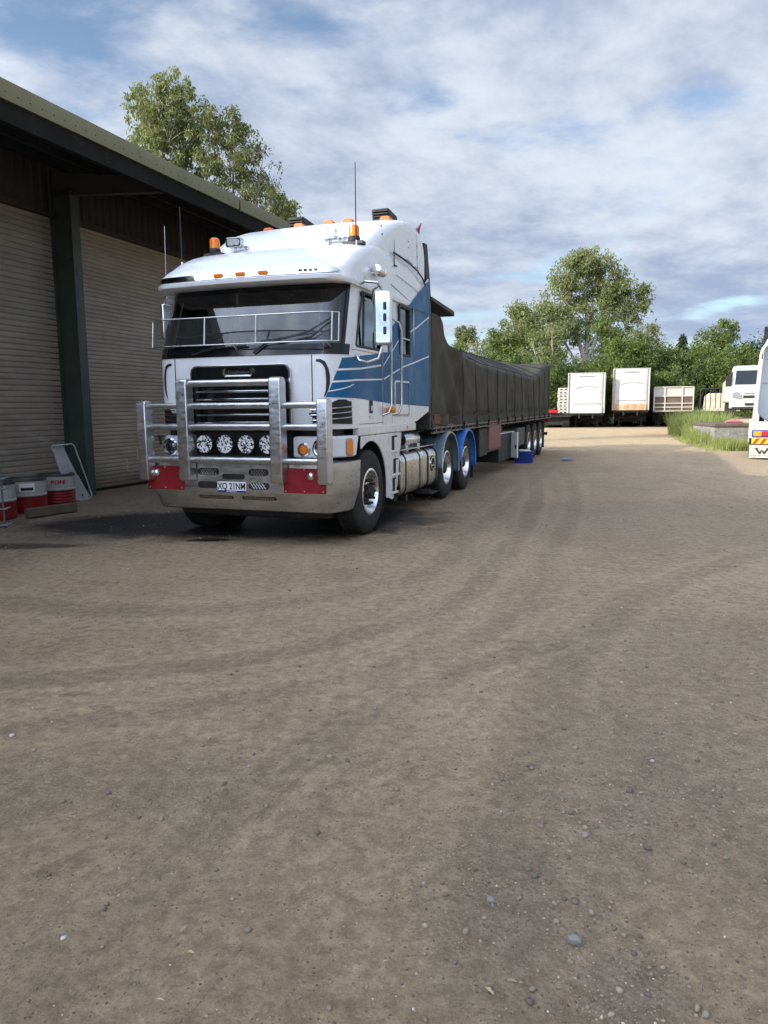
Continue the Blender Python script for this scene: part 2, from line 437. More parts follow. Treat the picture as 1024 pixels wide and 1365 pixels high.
# ------------------------------------------------------------------ wheels
def make_wheel(parent, x, y, side, R=.525, w=.29, kind='drive', name='wheel', z=None, dual=False):
    """side +1: outer face towards +x. returns hub object"""
    z = R if z is None else z
    rr = .285
    hub = MB()
    if kind == 'steer':
        hub.lathe([(.0, .03), (.07, .03), (.085, .01), (.09, -.02), (.09, -.07)], n=24)
    else:
        hub.lathe([(.0, -.02), (.085, -.02), (.10, -.035), (.105, -.14)], n=24)
    h = obj(name, hub, 'black_matt' if kind == 'steer' else 'chassis', parent)
    h.location = (x, y, z); h.rotation_euler = (0, 0, 0 if side > 0 else math.pi)
    # tyre: outer side wall at offset 0
    def tyre(off):
        prof = [(rr, off-.02), (rr+.02, off-.004), (rr+.09, off+.004), (R-.10, off+.006), (R-.05, off-.004), (R-.018, off-.018), (R-.004, off-.034)]
        k = 5
        for i in range(k):                                   # ribbed tread
            a = off-.04-(w-.08)*i/k; b = off-.04-(w-.08)*(i+1)/k
            prof += [(R, a), (R, b+.012), (R-.012, b+.010), (R-.012, b+.002)]
        prof += [(R-.004, off-w+.034), (R-.018, off-w+.018), (R-.05, off-w+.004), (R-.12, off-w), (rr, off-w+.02)]
        return prof
    t = MB(); t.lathe(tyre(0), n=56)
    if dual: t.lathe(tyre(-w-.04), n=40)
    to = obj('tyre', t, 'tyre', h, smooth=30)
    r = MB()
    if kind == 'steer':
        r.lathe([(rr+.012, -.02), (rr+.012, .0), (rr-.012, .004), (rr-.022, -.02), (rr-.045, -.09), (rr-.075, -.12), (.17, -.085), (.13, -.045), (.06, -.04)], n=48)
        ro = obj('rim', r, 'alloy_rim', h, smooth=40)
        nb = MB()
        for i in range(10):
            a = 2*math.pi*i/10; c = (0, .15*math.cos(a), .15*math.sin(a))
            nb.lathe([(0, .015), (.016, .012), (.018, -.07)], c=c, n=10)
        obj('lug_nut', nb, 'black_matt', h)
    else:
        r.lathe([(rr+.012, -.02), (rr+.012, .0), (rr-.012, .004), (rr-.022, -.02), (rr-.035, -.09), (rr-.055, -.125), (.21, -.14), (.16, -.145), (.10, -.14)], n=48)
        ro = obj('rim', r, 'alloy_rim', h, smooth=40)
        nb = MB()
        for i in range(10):
            a = 2*math.pi*i/10; c = (0, .155*math.cos(a), .155*math.sin(a))
            nb.lathe([(0, -.10), (.014, -.102), (.016, -.145)], c=c, n=8)
        obj('lug_nut', nb, 'chassis', h)
    return h

# ------------------------------------------------------------------ prime mover
def build_truck():
    T = thing('prime_mover', 'white cab over semi truck with blue side livery and tubular bull bar beside the shed', 'truck', W(-4.5, 8.75), -TH)
    # ---- cab shell as a loft of plan outlines
    YB = 1.93
    def plan(z):
        t = max(0.0, min(1.0, (z-2.2)/.85))
        yf = -.97+.03*(z < 1.5)*(1.5-z)/.2+.33*t
        return yf
    def pt(col, z):
        yf = plan(z); r = .30; hw = 1.25-.03*max(0, (z-2.3)/.7); ry = .36
        k, u = col
        if k == 'f':
            return (u*(hw-r), yf+.05*u*u, z)
        if k == 'c':
            a = u*math.pi/2
            return (hw-r+r*math.sin(a), yf+.05+ry*(1-math.cos(a)), z)
        if k == 'p': return (hw, yf+.05+ry+.05, z)
        if k == 's': return (hw, u, z)
        if k == 'b': return (u*hw, YB, z)
    cols = [('f', 0.0), ('f', .34), ('f', .67), ('f', 1.0), ('c', .17), ('c', .34), ('c', .52), ('c', .68), ('c', .84), ('c', 1.0), ('p', 0),
            ('s', .10), ('s', .42), ('s', .47), ('s', .8), ('s', 1.19), ('s', 1.63), ('s', YB-.06), ('b', .95), ('b', .5), ('b', 0)]
    zs = [1.33, 1.45, 1.7, 2.0, 2.17, 2.29, 2.45, 2.62, 2.8, 2.93, 3.03]
    iw = 7     # windscreen wraps to this column
    body = MB(); glass = MB(); sideg = MB(); band = MB()
    for sx in (1, -1):
        P = [[Vector((pt(c, z)[0]*sx, pt(c, z)[1], z)) for c in cols] for z in zs]
        for i in range(len(zs)-1):
            for j in range(len(cols)-1):
                q = [P[i][j], P[i][j+1], P[i+1][j+1], P[i+1][j]]
                ws = (5 <= i <= 9) and j < iw
                sw = (5 <= i <= 8) and 10 <= j <= 11
                zw = (5 <= i <= 8) and j == 15
                if ws: glass.add([v+Vector((0, .012, 0)) for v in q], [(0, 1, 2, 3)]); continue
                if sw or zw: sideg.add([v+Vector((-.02*sx, 0, 0)) for v in q], [(0, 1, 2, 3)]); continue
                body.add(q, [(0, 1, 2, 3)])
                if i == 4 and j < iw+1:
                    off = Vector((.004*sx*(j > 3), -.006, 0)); band.add([v+off for v in q], [(0, 1, 2, 3)])
    # floor and lid
    lo = [(pt(c, 1.33)[0], pt(c, 1.33)[1]) for c in cols]; loop = lo+[(-x, y) for x, y in reversed(lo[1:-1])]
    body.add([Vector((x, y, 1.33)) for x, y in loop], [tuple(range(len(loop)))])
    hi = [(pt(c, 3.03)[0], pt(c, 3.03)[1]) for c in cols]; loop2 = hi+[(-x, y) for x, y in reversed(hi[1:-1])]
    body.add([Vector((x, y, 3.03)) for x, y in loop2], [tuple(range(len(loop2)))])
    cab = obj('cab_shell', body, 'truck_white', T, smooth=45)
    g = obj('windscreen', glass, 'glass', T); obj('side_glass', sideg, 'glass_dark', T)
    b = obj('lower_band', band, 'black_gloss', g)
    # dark frit around the glass and the header shade
    fr = MB()
    for sx in (1, -1):
        for (j, za, zb, wd) in ((iw, 2.29, 3.03, .045),):
            rows = []
            for k in range(9):
                z = za+(zb-za)*k/8
                p = pt(cols[j], z); q = pt(cols[j-1], z)
                p = Vector((p[0]*sx, p[1], z)); q = Vector((q[0]*sx, q[1], z)); d = (q-p).normalized()
                n_ = Vector((.5*sx, -.86, 0))*.006
                rows.append([p+n_, p+d*wd+n_])
            fr.grid(rows)
        for (za, zb) in ((2.93, 3.03),):
            rows = []
            for j in range(iw+1):
                a = pt(cols[j], za); c_ = pt(cols[j], zb)
                rows.append([Vector((a[0]*sx, a[1]+.005, za)), Vector((c_[0]*sx, c_[1]+.005, zb))])
            fr.grid(rows)
    obj('screen_border', fr, 'black_gloss', g)
    # window frames of the door (black) and pillar
    wf = MB()
    for sx in (1,):
        x = 1.252
        def sidept(y, z): return Vector((1.25-.03*max(0, (z-2.3)/.7)+.004, y, z))
        pf = lambda z: plan(z)+.05+.36+.05
        for (ya, yb, w_) in (((pf(2.29), pf(2.93)), None, .035),):
            wf.prism([(pf(2.29), 2.285), (pf(2.29)+.035, 2.285), (pf(2.93)+.035, 2.94), (pf(2.93), 2.94)], 'x', 1.243, 1.255)
        wf.prism([(-.23, 2.285), (-.195, 2.285), (-.155, 2.93), (-.19, 2.93)], 'x', 1.24, 1.256)
        wf.prism([(.395, 2.285), (.42, 2.285), (.42, 2.94), (.395, 2.94)], 'x', 1.243, 1.255)
        wf.prism([(pf(2.29)+.036, 2.27), (.395, 2.27), (.395, 2.30), (pf(2.29)+.036, 2.30)], 'x', 1.243, 1.254)
        wf.prism([(pf(2.93)+.036, 2.91), (.395, 2.91), (.395, 2.94), (pf(2.93)+.036, 2.94)], 'x', 1.232, 1.246)
    obj('window_frame', wf, 'black_matt', T)
    sw = MB()
    fo = rrect(1.165, 1.655, 2.26, 2.96, .05); fi = rrect(1.20, 1.62, 2.30, 2.92, .03)
    n = len(fo); vs = [Vector((1.258, y, z)) for y, z in fo]+[Vector((1.258, y, z)) for y, z in fi]+[Vector((1.235, y, z)) for y, z in fo]+[Vector((1.20, y, z)) for y, z in fi]
    sw.add(vs, [(i, (i+1) % n, n+(i+1) % n, n+i) for i in range(n)]+[(i, 2*n+i, 2*n+(i+1) % n, (i+1) % n) for i in range(n)]+[(n+i, n+(i+1) % n, 3*n+(i+1) % n, 3*n+i) for i in range(n)])
    s_ = obj('sleeper_window', sw, 'black_matt', T)
    q = MB(); q.box(1.22, 1.262, 1.20, 1.62, 2.50, 2.515); obj('window_bar', q, 'alloy', s_)
    q = MB(); q.prism(fi, 'x', 1.21, 1.225); obj('pane', q, 'black_gloss', s_)

    # side extender behind the sleeper + rear rubber
    ex = MB(); exr = MB()
    for sx in (1, -1):
        pts = [(1.93, 1.42), (2.15, 1.42), (2.35, 1.44), (2.62, 1.50), (2.62, 3.30), (1.93, 3.20)]
        pts = [(1.86, 1.36), (1.98, 1.36), (2.62, 1.50), (2.62, 3.50), (1.86, 3.12)]
        ex.prism(pts, 'x', 1.232*sx, 1.2495*sx)
        exr.prism([(2.62, 1.46), (2.69, 1.48), (2.69, 3.50), (2.62, 3.5)], 'x', 1.21*sx, 1.25*sx)
    obj('side_extender', ex, 'truck_white', T, bevel=.004)
    obj('extender_edge', exr, 'tool_box', T)

    # ---- roof cap : lower part with the visor lip
    def loft(levels, nf=7, nc=7, ns=5):
        rows = []
        for (z, yf, hw, r, yb, rb) in levels:
            half = []
            for i in range(nf): half.append((i/nf*(hw-r), yf+.06*(i/nf)**2, z))
            for i in range(nc+1):
                a = i/nc*math.pi/2; half.append((hw-r+r*math.sin(a), yf+.06+r*1.15*(1-math.cos(a)), z))
            y0 = yf+.06+r*1.15
            for i in range(1, ns+1): half.append((hw, y0+(yb-rb-y0)*i/ns, z))
            for i in range(1, 6):
                a = i/5*math.pi/2; half.append((hw-rb*(1-math.cos(a)), yb-rb+rb*math.sin(a), z))
            half.append((0, yb, z))
            rows.append([Vector(p) for p in half]+[Vector((-p[0], p[1], p[2])) for p in reversed(half[1:-1])])
        m = MB(); m.grid(rows, closed=True)
        m.add(rows[-1], [tuple(range(len(rows[-1])))]); m.add(rows[0], [tuple(range(len(rows[0])))])
        return m
    low = [(2.985, -.72, 1.235, .24, 2.60, .08), (2.975, -.90, 1.255, .26, 2.61, .08), (3.0, -.945, 1.262, .28, 2.61, .08), (3.04, -.95, 1.262, .28, 2.61, .08),
           (3.055, -.915, 1.256, .28, 2.61, .08), (3.135, -.885, 1.254, .28, 2.61, .08), (3.15, -.87, 1.254, .29, 2.61, .08), (3.22, -.77, 1.25, .30, 2.60, .08),
           (3.28, -.66, 1.25, .31, 2.60, .08), (3.32, -.60, 1.245, .32, 2.58, .1), (3.36, -.54, 1.24, .33, 2.52, .15), (3.44, -.36, 1.235, .34, 2.40, .2),
           (3.50, -.18, 1.225, .34, 2.22, .25), (3.55, .02, 1.21, .34, 1.95, .3), (3.585, .25, 1.19, .32, 1.6, .3), (3.60, .5, 1.15, .3, 1.2, .3)]
    cap = obj('roof_cap', loft(low), 'truck_white', T, smooth=50)
    high = [(3.4, .10, 1.20, .30, 2.60, .05), (3.56, .14, 1.20, .32, 2.60, .05), (3.64, .20, 1.20, .34, 2.60, .05), (3.74, .33, 1.20, .36, 2.60, .05), (3.84, .50, 1.20, .36, 2.59, .06), (3.93, .70, 1.20, .36, 2.57, .08),
            (4.02, .96, 1.198, .34, 2.53, .12), (4.09, 1.22, 1.192, .32, 2.48, .16), (4.15, 1.47, 1.175, .30, 2.41, .22), (4.19, 1.68, 1.14, .26, 2.33, .26), (4.22, 1.88, 1.07, .22, 2.24, .26), (4.232, 2.0, .96, .18, 2.15, .1)]
    obj('roof_fairing', loft(high), 'truck_white', T, smooth=50)
    # chrome strip over the visor with its marker lamps
    def vis(x, z, off=.0):
        hw, r = 1.255, .28; yf = -.900-(3.095-z)*.375
        ax = abs(x)
        if ax <= hw-r: return Vector((x, yf+.06*(ax/(hw-r))**2-off, z))
        a = math.asin(min(1, (ax-hw+r)/r)); return Vector((x+(off*.7 if x > 0 else -off*.7), yf+.06+r*1.15*(1-math.cos(a))-off, z))
    st = MB(); rows = []
    for i in range(61):
        x = -1.18+2.36*i/60; e = min(1.0, (1.18-abs(x))/.10); h = .033*max(.15, e**.5)
        rows.append([vis(x, 3.095-h, .006), vis(x, 3.095-h, .012), vis(x, 3.095+h, .012), vis(x, 3.095+h, .004)])
    st.grid(rows); sv = obj('visor_strip', st, 'chrome', T)
    for x in (-.27, .02, .31):
        m = MB(); p = vis(x, 3.095, .0); m.box(x-.058, x+.058, p.y-.035, p.y-.008, 3.075, 3.118); obj('marker_lamp', m, 'amber', T, bevel=.008)
    for x in (.86,):
        m = MB()
        for k in range(4): 
            xx = x-.1+.06*k; p = vis(xx, 3.095); m.box(xx-.022, xx+.022, p.y-.02, p.y-.006, 3.08, 3.11)
        obj('visor_badge', m, 'chrome_bar', T, bevel=.003)
    # clearance lamps on the fairing brow
    for x in (-.98, -.44, .03, .33, .88):
        m = MB(); y0 = 1.62+.25*max(0, abs(x)-.7); z0 = 4.155-.02*max(0, abs(x)-.7)
        m.prism([(x-.085, z0), (x+.085, z0), (x+.075, z0+.07), (x+.05, z0+.088), (x-.05, z0+.088), (x-.075, z0+.07)], 'y', y0, y0+.12)
        obj('clearance_lamp', m, 'amber_roof', T, bevel=.015)
    # two black work lamps / air cleaner snouts on top
    for x in (-.52, .80):
        m = MB(); m.prism([(1.78, 4.15), (2.15, 4.15), (2.12, 4.33), (1.72, 4.36)], 'x', x-.14, x+.12)
        o = obj('roof_air_intake', m, 'black_matt', T, bevel=.02)
        g_ = MB()
        for k in range(5): g_.box(x-.125, x+.105, 1.705+.008*(4-k)-.01, 1.735+.008*(4-k)-.01, 4.17+k*.036, 4.185+k*.036)
        obj('intake_slats', g_, 'chassis', o)
    # spike
    m = MB(); m.tube([(1.14, 2.34, 4.05), (1.16, 2.36, 4.18), (1.20, 2.40, 4.27)], [.045, .028, .006], 10); obj('roof_fin', m, 'red_steel', T)
    # deflector strips at the rear edge
    m = MB()
    for sx in (1, -1):
        m.prism([(2.55, 4.02), (2.72, 4.02), (2.93, 3.26), (2.78, 3.24), (2.66, 3.45)], 'x', 1.17*sx, 1.20*sx)
    obj('rear_deflector', m, 'black_matt', T)
    # seam between cap and fairing with exposed gaps
    m = MB(); k = [(1.02, 3.60), (1.4, 3.585), (1.75, 3.555), (2.05, 3.51), (2.28, 3.45), (2.45, 3.36), (2.56, 3.22)]
    m.tube([(1.255 if i > 3 else 1.225+.01*i, y, z) for i, (y, z) in enumerate(k)], .012, 6); obj('fairing_seam', m, 'seam_dark', T)
    m = MB()
    for (a, b_) in (((1.255, 1.5, 3.585), (1.262, 1.72, 3.56)), ((1.262, 1.86, 3.545), (1.266, 2.02, 3.515)), ((1.268, 2.5, 3.33), (1.262, 2.57, 3.2))):
        m.tube([a, b_], .015, 6)
    obj('seam_clip', m, 'letter_grey', T)
    m = MB()
    m.tube([(1.196, 2.14, 4.05), (1.2, 2.16, 3.9), (1.2, 2.2, 3.45)], .004, 5); m.tube([(1.258, .8, 3.16), (1.258, 1.6, 3.05), (1.256, 2.6, 2.97)], .003, 5)
    m.tube([(1.262, 1.0, 3.31), (1.262, 1.8, 3.25), (1.258, 2.6, 3.14)], .003, 5)
    obj('panel_seam', m, 'seam_dark', T)
    m = MB()
    for (x, y, z) in ((1.195, .62, 3.85), (1.195, .66, 3.76), (1.197, 1.75, 3.88), (1.197, 1.75, 3.80), (1.26, .2, 3.25), (1.245, -.02, 3.2), (1.25, -.15, 3.1), (1.2, 2.17, 3.9), (1.2, 2.18, 3.75), (1.2, 2.19, 3.6), (-.3+1.0, .32, 3.72)):
        m.ball((x, y, z), .011, 8, 6)
    obj('rivets', m, 'black_matt', T)

    # ---- beacons, horns, antennas
    for (x, y, z) in ((-.93, .12, 3.54), (1.02, .12, 3.54)):
        m = MB(); m.box(x-.13, x+.13, y-.06, y+.06, z, z+.035); m.tube([(x, y, z-.04), (x, y, z+.01)], .03, 8)
        br = obj('beacon_bracket', m, 'steel_beam', T)
        m = MB(); m.lathe([(0, .0), (.075, .0), (.075, .045), (.068, .06)], c=(x, y, z+.035), axis='z', n=20); obj('beacon_base', m, 'black_matt', br)
        m = MB(); m.lathe([(.066, .0), (.066, .09), (.060, .125), (.04, .14), (0, .143)], c=(x, y, z+.09), axis='z', n=20); obj('beacon_dome', m, 'amber', br)
    for sx, x in ((-1, -.66), (1, .66)):
        m = MB(); z = 3.66; y = .18
        m.prism(rrect(x-.11, x+.11, z-.02, z+.10, .03), 'y', y-.06, y+.03)
        m.tube([(x, y, z-.12), (x, y, z)], .014, 8)
        o = obj('roof_spotlight', m, 'chrome_bar', T, bevel=.01)
        m = MB(); m.prism(rrect(x-.08, x+.08, z, z+.08, .02), 'y', y-.068, y-.06); obj('spotlight_lens', m, 'lamp_glass', o)
        m = MB(); m.lathe([(.02, 0), (.025, .06), (.035, .10), (.06, .14)], c=(x+.16, y-.02, z-.03), axis='y', n=14); m.tube([(x+.05, y, z-.04), (x+.16, y-.0, z-.03)], .012, 6)
        obj('air_horn', m, 'chrome', o)
    for (x, y, z0, z1, r) in ((-1.24, -.18, 3.28, 4.12, .011), (1.1, -.02, 3.40, 4.45, .009)):
        m = MB(); m.tube([(x, y, z0+.15), (x, y, z1)], [r, r*.6], 8); a = obj('antenna', m, 'black_matt', T)
        m = MB(); m.tube([(x, y, z0), (x, y, z0+.16)], .013, 8); m.ball((x, y, z0), .022, 8, 6); obj('spring_base', m, 'chrome', a)
    m = MB(); m.tube([(-1.36, -.38, 2.95), (-1.34, -.38, 3.85)], .004, 6); m.box(-1.37, -1.2, -.39, -.37, 2.9, 2.96); obj('antenna', m, 'alloy', T)
    m = MB(); m.tube([(1.235, 1.02, 3.44), (1.235, 1.02, 3.76)], [.008, .003], 6); m.lathe([(.045, 0), (.02, .02), (0, .025)], c=(1.235, 1.02, 3.42), axis='z', n=12); obj('antenna', m, 'black_matt', T)
    # chrome cap horn on the side above the door
    m = MB(); m.lathe([(.05, .0), (.075, -.02), (.08, -.1), (.06, -.16), (.0, -.18)], c=(1.33, .22, 3.22), axis='y', n=20); m.tube([(1.2, .1, 3.17), (1.33, .12, 3.20)], .02, 8)
    m.ball((1.33, .25, 3.22), .07, 16, 10); obj('side_spotlight', m, 'chrome', T)

    # ---- front panel details
    yF = lambda x: -.97+.05*(min(1, abs(x)/.95))**2
    m = MB(); m.prism(rrect(-.66, .66, 1.33, 2.075, .09), 'y', -.985, -.96); gs = obj('grille', m, 'chrome_bar', T, bevel=.006)
    m = MB(); m.prism(rrect(-.635, .635, 1.345, 2.055, .075), 'y', -.991, -.984); obj('grille_recess', m, 'black_gloss', gs)
    m = MB()
    for z in (1.41, 1.50, 1.59, 1.68, 1.77, 1.86):
        m.prism([(-1.035, z-.012), (-.990, z-.022), (-.990, z+.02), (-1.03, z+.008)], 'x', -.56, .56)
    obj('grille_bar', m, 'chrome_bar', gs, bevel=.004)
    m = MB(); m.box(-.58, -.53, -1.03, -.99, 1.36, 1.9); m.box(.53, .58, -1.03, -.99, 1.36, 1.9); m.box(-.57, .57, -1.02, -.99, 1.895, 1.91); obj('grille_side_trim', m, 'black_matt', gs, bevel=.004)
    # badge
    m = MB(); a = capsule(-.20, .20, 1.935, 2.04, 10); b2 = capsule(-.175, .175, 1.957, 2.018, 10); n = len(a)
    vs = [Vector((p[0], -1.012, p[1])) for p in a]+[Vector((p[0], -1.016, p[1])) for p in b2]+[Vector((p[0], -.99, p[1])) for p in a]+[Vector((p[0], -.992, p[1])) for p in b2]
    m.add(vs, [(i, (i+1) % n, n+(i+1) % n, n+i) for i in range(n)]+[(i, 2*n+i, 2*n+(i+1) % n, (i+1) % n) for i in range(n)]+[(n+i, n+(i+1) % n, 3*n+(i+1) % n, 3*n+i) for i in range(n)])
    bd = obj('badge', m, 'chrome', gs)
    put_text('badge_lettering', 'Freightliner', .062, Matrix.Translation((0, -.996, 1.968)) @ FRONT, 'chrome', bd, shear=.3)
    # panel seams on the front
    m = MB()
    for x in (-.90, .90): m.box(x-.004, x+.004, yF(x)-.006, yF(x)+.002, 1.35, 2.165)
    m.box(-1.0, 1.0, -.972, -.93, 1.315, 1.332)
    obj('front_seam', m, 'seam_dark', T)
    # crescent inlets and corner vents
    def cpt(a, z, off=0.0):        # point on the rounded corner (a 0..1), right side
        yf = plan(z); t = a*math.pi/2
        n_ = Vector((math.sin(t), -math.cos(t)*.9, 0)).normalized()
        return Vector((.95+.30*math.sin(t), yf+.05+.36*(1-math.cos(t)), z))+n_*off
    for sx in (1, -1):
        m = MB(); rows = []
        key = [(.00, 2.10, .006), (.10, 2.098, .03), (.19, 2.07, .055), (.25, 2.01, .075), (.275, 1.93, .085), (.275, 1.85, .08), (.25, 1.77, .06), (.20, 1.71, .03), (.17, 1.69, .006)]
        for (a_, z, w_) in key: rows.append([cpt(max(0, a_-w_*.5), z-.015*(z > 2.05), .004), cpt(a_, z, .006), cpt(a_+w_*.6, z+.015*(z > 2.05), .004)])
        m.grid(rows)
        if sx < 0: m.v = [(-v[0], v[1], v[2]) for v in m.v]
        iv = obj('air_inlet', m, 'black_matt', T)
        # corner vent
        m = MB(); rows = []
        for i in range(11):
            a = -.05+.95*i/10
            top = 1.545+.12*min(1, max(0, a)/.5)-.02*(a > .8); bot = 1.40-.02*a
            if a < .1: top -= .03
            rows.append([cpt(max(0, a), bot, .005)+Vector((min(0, a)*2, 0, 0)), cpt(max(0, a), top, .005)+Vector((min(0, a)*2, 0, 0))])
        m.grid(rows)
        if sx < 0: m.v = [(-v[0], v[1], v[2]) for v in m.v]
        vv = obj('corner_vent', m, 'black_matt', T)
        m = MB()
        for k in range(3):
            m.tube([cpt(max(0, -.05+.95*i/10), 1.43+.06*k+.035*(i/10), .016)+Vector((-.08 if i == 0 else 0, 0, 0)) for i in range(11)], .007, 6)
        if sx < 0: m.v = [(-v[0], v[1], v[2]) for v in m.v]
        obj('vent_slat', m, 'chrome_bar', vv)
    # black gap behind the bar and headlamp panels
    m = MB(); m.box(-.64, .64, -.93, -.6, .96, 1.31); m.box(-1.1, 1.1, -.8, -.5, 1.24, 1.31); obj('lower_front_void', m, 'black_matt', T)
    for sx in (1, -1):
        m = MB(); lv = []
        out = [(.66, -.955), (.95, -.94), (1.10, -.89), (1.20, -.78), (1.25, -.62), (1.255, -.47)]
        for z, ins in ((1.005, .02), (1.02, 0), (1.23, 0), (1.25, .02)):
            cut = -.42 if z > 1.1 else -.50
            ring = [(x, y) for x, y in out[:-1]]+[(1.255, cut), (1.235, cut), (1.0, -.5), (.66, -.5)]
            lv.append([Vector(((x-(ins if x > 1 else -ins*(x < .7)))*sx, y+ins*(y < -.6), z)) for x, y in ring])
        m.grid(lv, closed=True); m.add(lv[0], [tuple(range(len(lv[0])))]); m.add(lv[-1], [tuple(range(len(lv[-1])))])
        hp = obj('headlamp_panel', m, 'truck_white', T, bevel=.006)
        m = MB(); c = (1.0*sx, -.925, 1.115)
        m.lathe([(.098, .03), (.105, -.035), (.093, -.045), (.086, -.03), (.0, -.01)], c=c, axis='y', n=28); hl = obj('headlamp', m, 'chrome', hp)
        m = MB(); m.lathe([(.084, -.025), (.05, -.045), (0, -.05)], c=c, axis='y', n=28); obj('headlamp_lens', m, 'glass', hl)
        m = MB()
        for k in range(6):
            t = k*math.pi/3+.3; m.box(-.008, .008, -.02, -.012, .02, .075, Matrix.Translation(c) @ Matrix.Rotation(t, 4, 'Y'))
        m.ball((c[0], c[1]-.02, c[2]), .02, 10, 6); obj('headlamp_reflector', m, 'black_gloss', hl)
        c = (.795*sx, -.95, 1.10)
        m = MB(); m.lathe([(.075, .02), (.078, -.02), (.062, -.03), (.055, -.016)], c=c, axis='y', n=24); tr = obj('indicator', m, 'chrome_bar', hp)
        m = MB(); m.lathe([(.056, -.012), (.04, -.03), (0, -.034)], c=c, axis='y', n=24); obj('indicator_lens', m, 'amber', tr)
        m = MB(); m.prism(rrect(-.05, .05, -.095, .095, .045), 'y', -.014, .01, Matrix.Translation((1.243*sx, -.68, 1.12)) @ Matrix.Rotation(rad(72)*sx, 4, 'Z'))
        obj('side_marker', m, 'amber', hp, bevel=.008)
        m = MB(); m.prism(rrect(-.058, .058, -.103, .103, .048), 'y', -.008, .01, Matrix.Translation((1.243*sx, -.68, 1.12)) @ Matrix.Rotation(rad(72)*sx, 4, 'Z')); obj('marker_base', m, 'letter_grey', hp)

    # ---- bumper
    bm_ = MB(); rows = []
    for (z, yf, xc, hw, yr) in ((.955, -1.06, 1.14, 1.255, -.40), (.95, -1.115, 1.15, 1.262, -.38), (.62, -1.13, 1.15, 1.268, -.44), (.60, -1.125, 1.145, 1.262, -.45), (.39, -1.015, 1.12, 1.225, -.55), (.375, -.98, 1.10, 1.21, -.56)):
        half = [(0, yf), (.5, yf), (xc-.06, yf+.005), (xc-.01, yf+.02), (xc+.03, yf+.06), (hw-.01, yf+.28), (hw, yf+.34), (hw, yr)]
        rows.append([Vector((x, y, z)) for x, y in half[::-1]]+[Vector((-x, y, z)) for x, y in half[1:]])
    bm_.grid(rows)
    top = rows[0]; bm_.add(list(top)+[Vector((1.1, -.5, .955)), Vector((-1.1, -.5, .955))], [tuple(range(len(top)))+(len(top)+1, len(top))])
    bump = obj('bumper', bm_, 'alloy', T, smooth=25, bevel=0)
    bump.data.materials[0] = MATS['alloy']
    def by(z): return -1.115-.015*(.95-z)/.33 if z > .61 else -1.125+(.605-z)*.525
    for (x0, x1, z0, z1, kind) in ((-.52, -.23, .80, .885, 1), (.16, .42, .80, .885, 1), (-.52, -.25, .645, .725, 0), (.16, .43, .645, .725, 1), (-.53, -.06, .515, .565, 1), (.05, .50, .515, .565, 1), (-.19, .11, .755, .82, 0)):
        tilt = Matrix.Identity(4)
        m = MB(); zc = (z0+z1)/2; yc = by(zc); ang = 0 if zc > .61 else -rad(27.7)
        M = Matrix.Translation((0, yc, zc)) @ Matrix.Rotation(-ang if ang else -.045, 4, 'X')
        m.prism([(x, z-zc) for x, z in capsule(x0, x1, z0, z1)], 'y', -.003, .006, M)
        s0 = obj('bumper_slot', m, 'black_matt', bump)
        if kind:
            m = MB(); h = (z1-z0)/2-.006; L = x1-x0-.05; nn_ = int(L/.032)
            for k in range(-1, nn_+1):
                for d in (1, -1):
                    xa = x0+.025+k*L/nn_; xb = xa+h*2*.8
                    if xa < x0+.012 or xb > x1-.012: continue
                    m.tube([M @ Vector((xa if d > 0 else xb, -.006, -h)), M @ Vector((xb if d > 0 else xa, -.006, h))], .0035, 4)
            obj('slot_mesh', m, 'chrome_bar', s0)
        else:
            pass
    for (x0, x1, kx) in ((-1.215, -.705, -1.08), (.615, 1.135, .96)):
        m = MB(); m.prism([(x0, .618), (x1, .618), (x1, .90), (x0, .90)], 'y', -1.142, -1.12, Matrix.Translation((0, 0, 0)))
        rp = obj('red_step_panel', m, 'red_panel', bump, bevel=.004)
        m = MB()
        for x in (x0+.03, (x0+x1)/2, x1-.03):
            for z in (.64, .885): m.ball((x, -1.143, z), .009, 8, 5)
        obj('rivets', m, 'alloy', rp)
        m = MB(); m.lathe([(.05, .012), (.05, -.005), (.038, -.025), (.018, -.035), (0, -.036)], c=(kx, -1.146, .815), axis='y', n=18); obj('panel_knob', m, 'chrome', rp)
    m = MB(); m.box(-.245, .135, -1.147, -1.139, .605, .73); pl = obj('number_plate', m, 'plate_white', bump, bevel=.004)
    m = MB(); m.box(-.243, .133, -1.1495, -1.146, .607, .628); obj('plate_strip', m, 'plate_blue', pl)
    put_text('plate_number', 'XQ 21NM', .108, Matrix.Translation((-.055, -1.1485, .642)) @ FRONT, 'letter_black', pl, sx=.78, bold=.001)
    put_text('plate_state', 'QUEENSLAND', .017, Matrix.Translation((-.055, -1.1505, .611)) @ FRONT, 'plate_white', pl, sx=1.3)
    # ---- bull bar
    bb = MB()
    def post(x, z0, z1, w=.145):
        yA, yB = -1.285, -1.13
        prof = [(yA+.02, z0), (yB, z0), (yB, z1-.05), (yB-.03, z1-.01), (yB-.06, z1), (yA+.05, z1), (yA+.015, z1-.015), (yA, z1-.05), (yA, z0+.04)]
        bb.prism(prof, 'x', x-w/2, x+w/2)
    m = MB()
    for x in (-.60, .60): m.box(x-.05, x+.05, -1.14, -.9, .78, .9)
    m.box(-.64, .64, -1.13, -1.0, 1.0, 1.03); bar = obj('bull_bar', m, 'black_matt', T)
    for x in (-.60, .60): post(x, .735, 1.915)
    for x in (-1.165, 1.165): post(x, .735, 1.675, .13)
    obj('post', bb, 'alloy', bar, bevel=.014, seg=3)
    for z in (1.86, 1.605, 1.365, .985):
        m = MB(); m.tube([(-.54, -1.21, z), (.54, -1.21, z)], .038, 16); obj('cross_tube', m, 'alloy', bar)
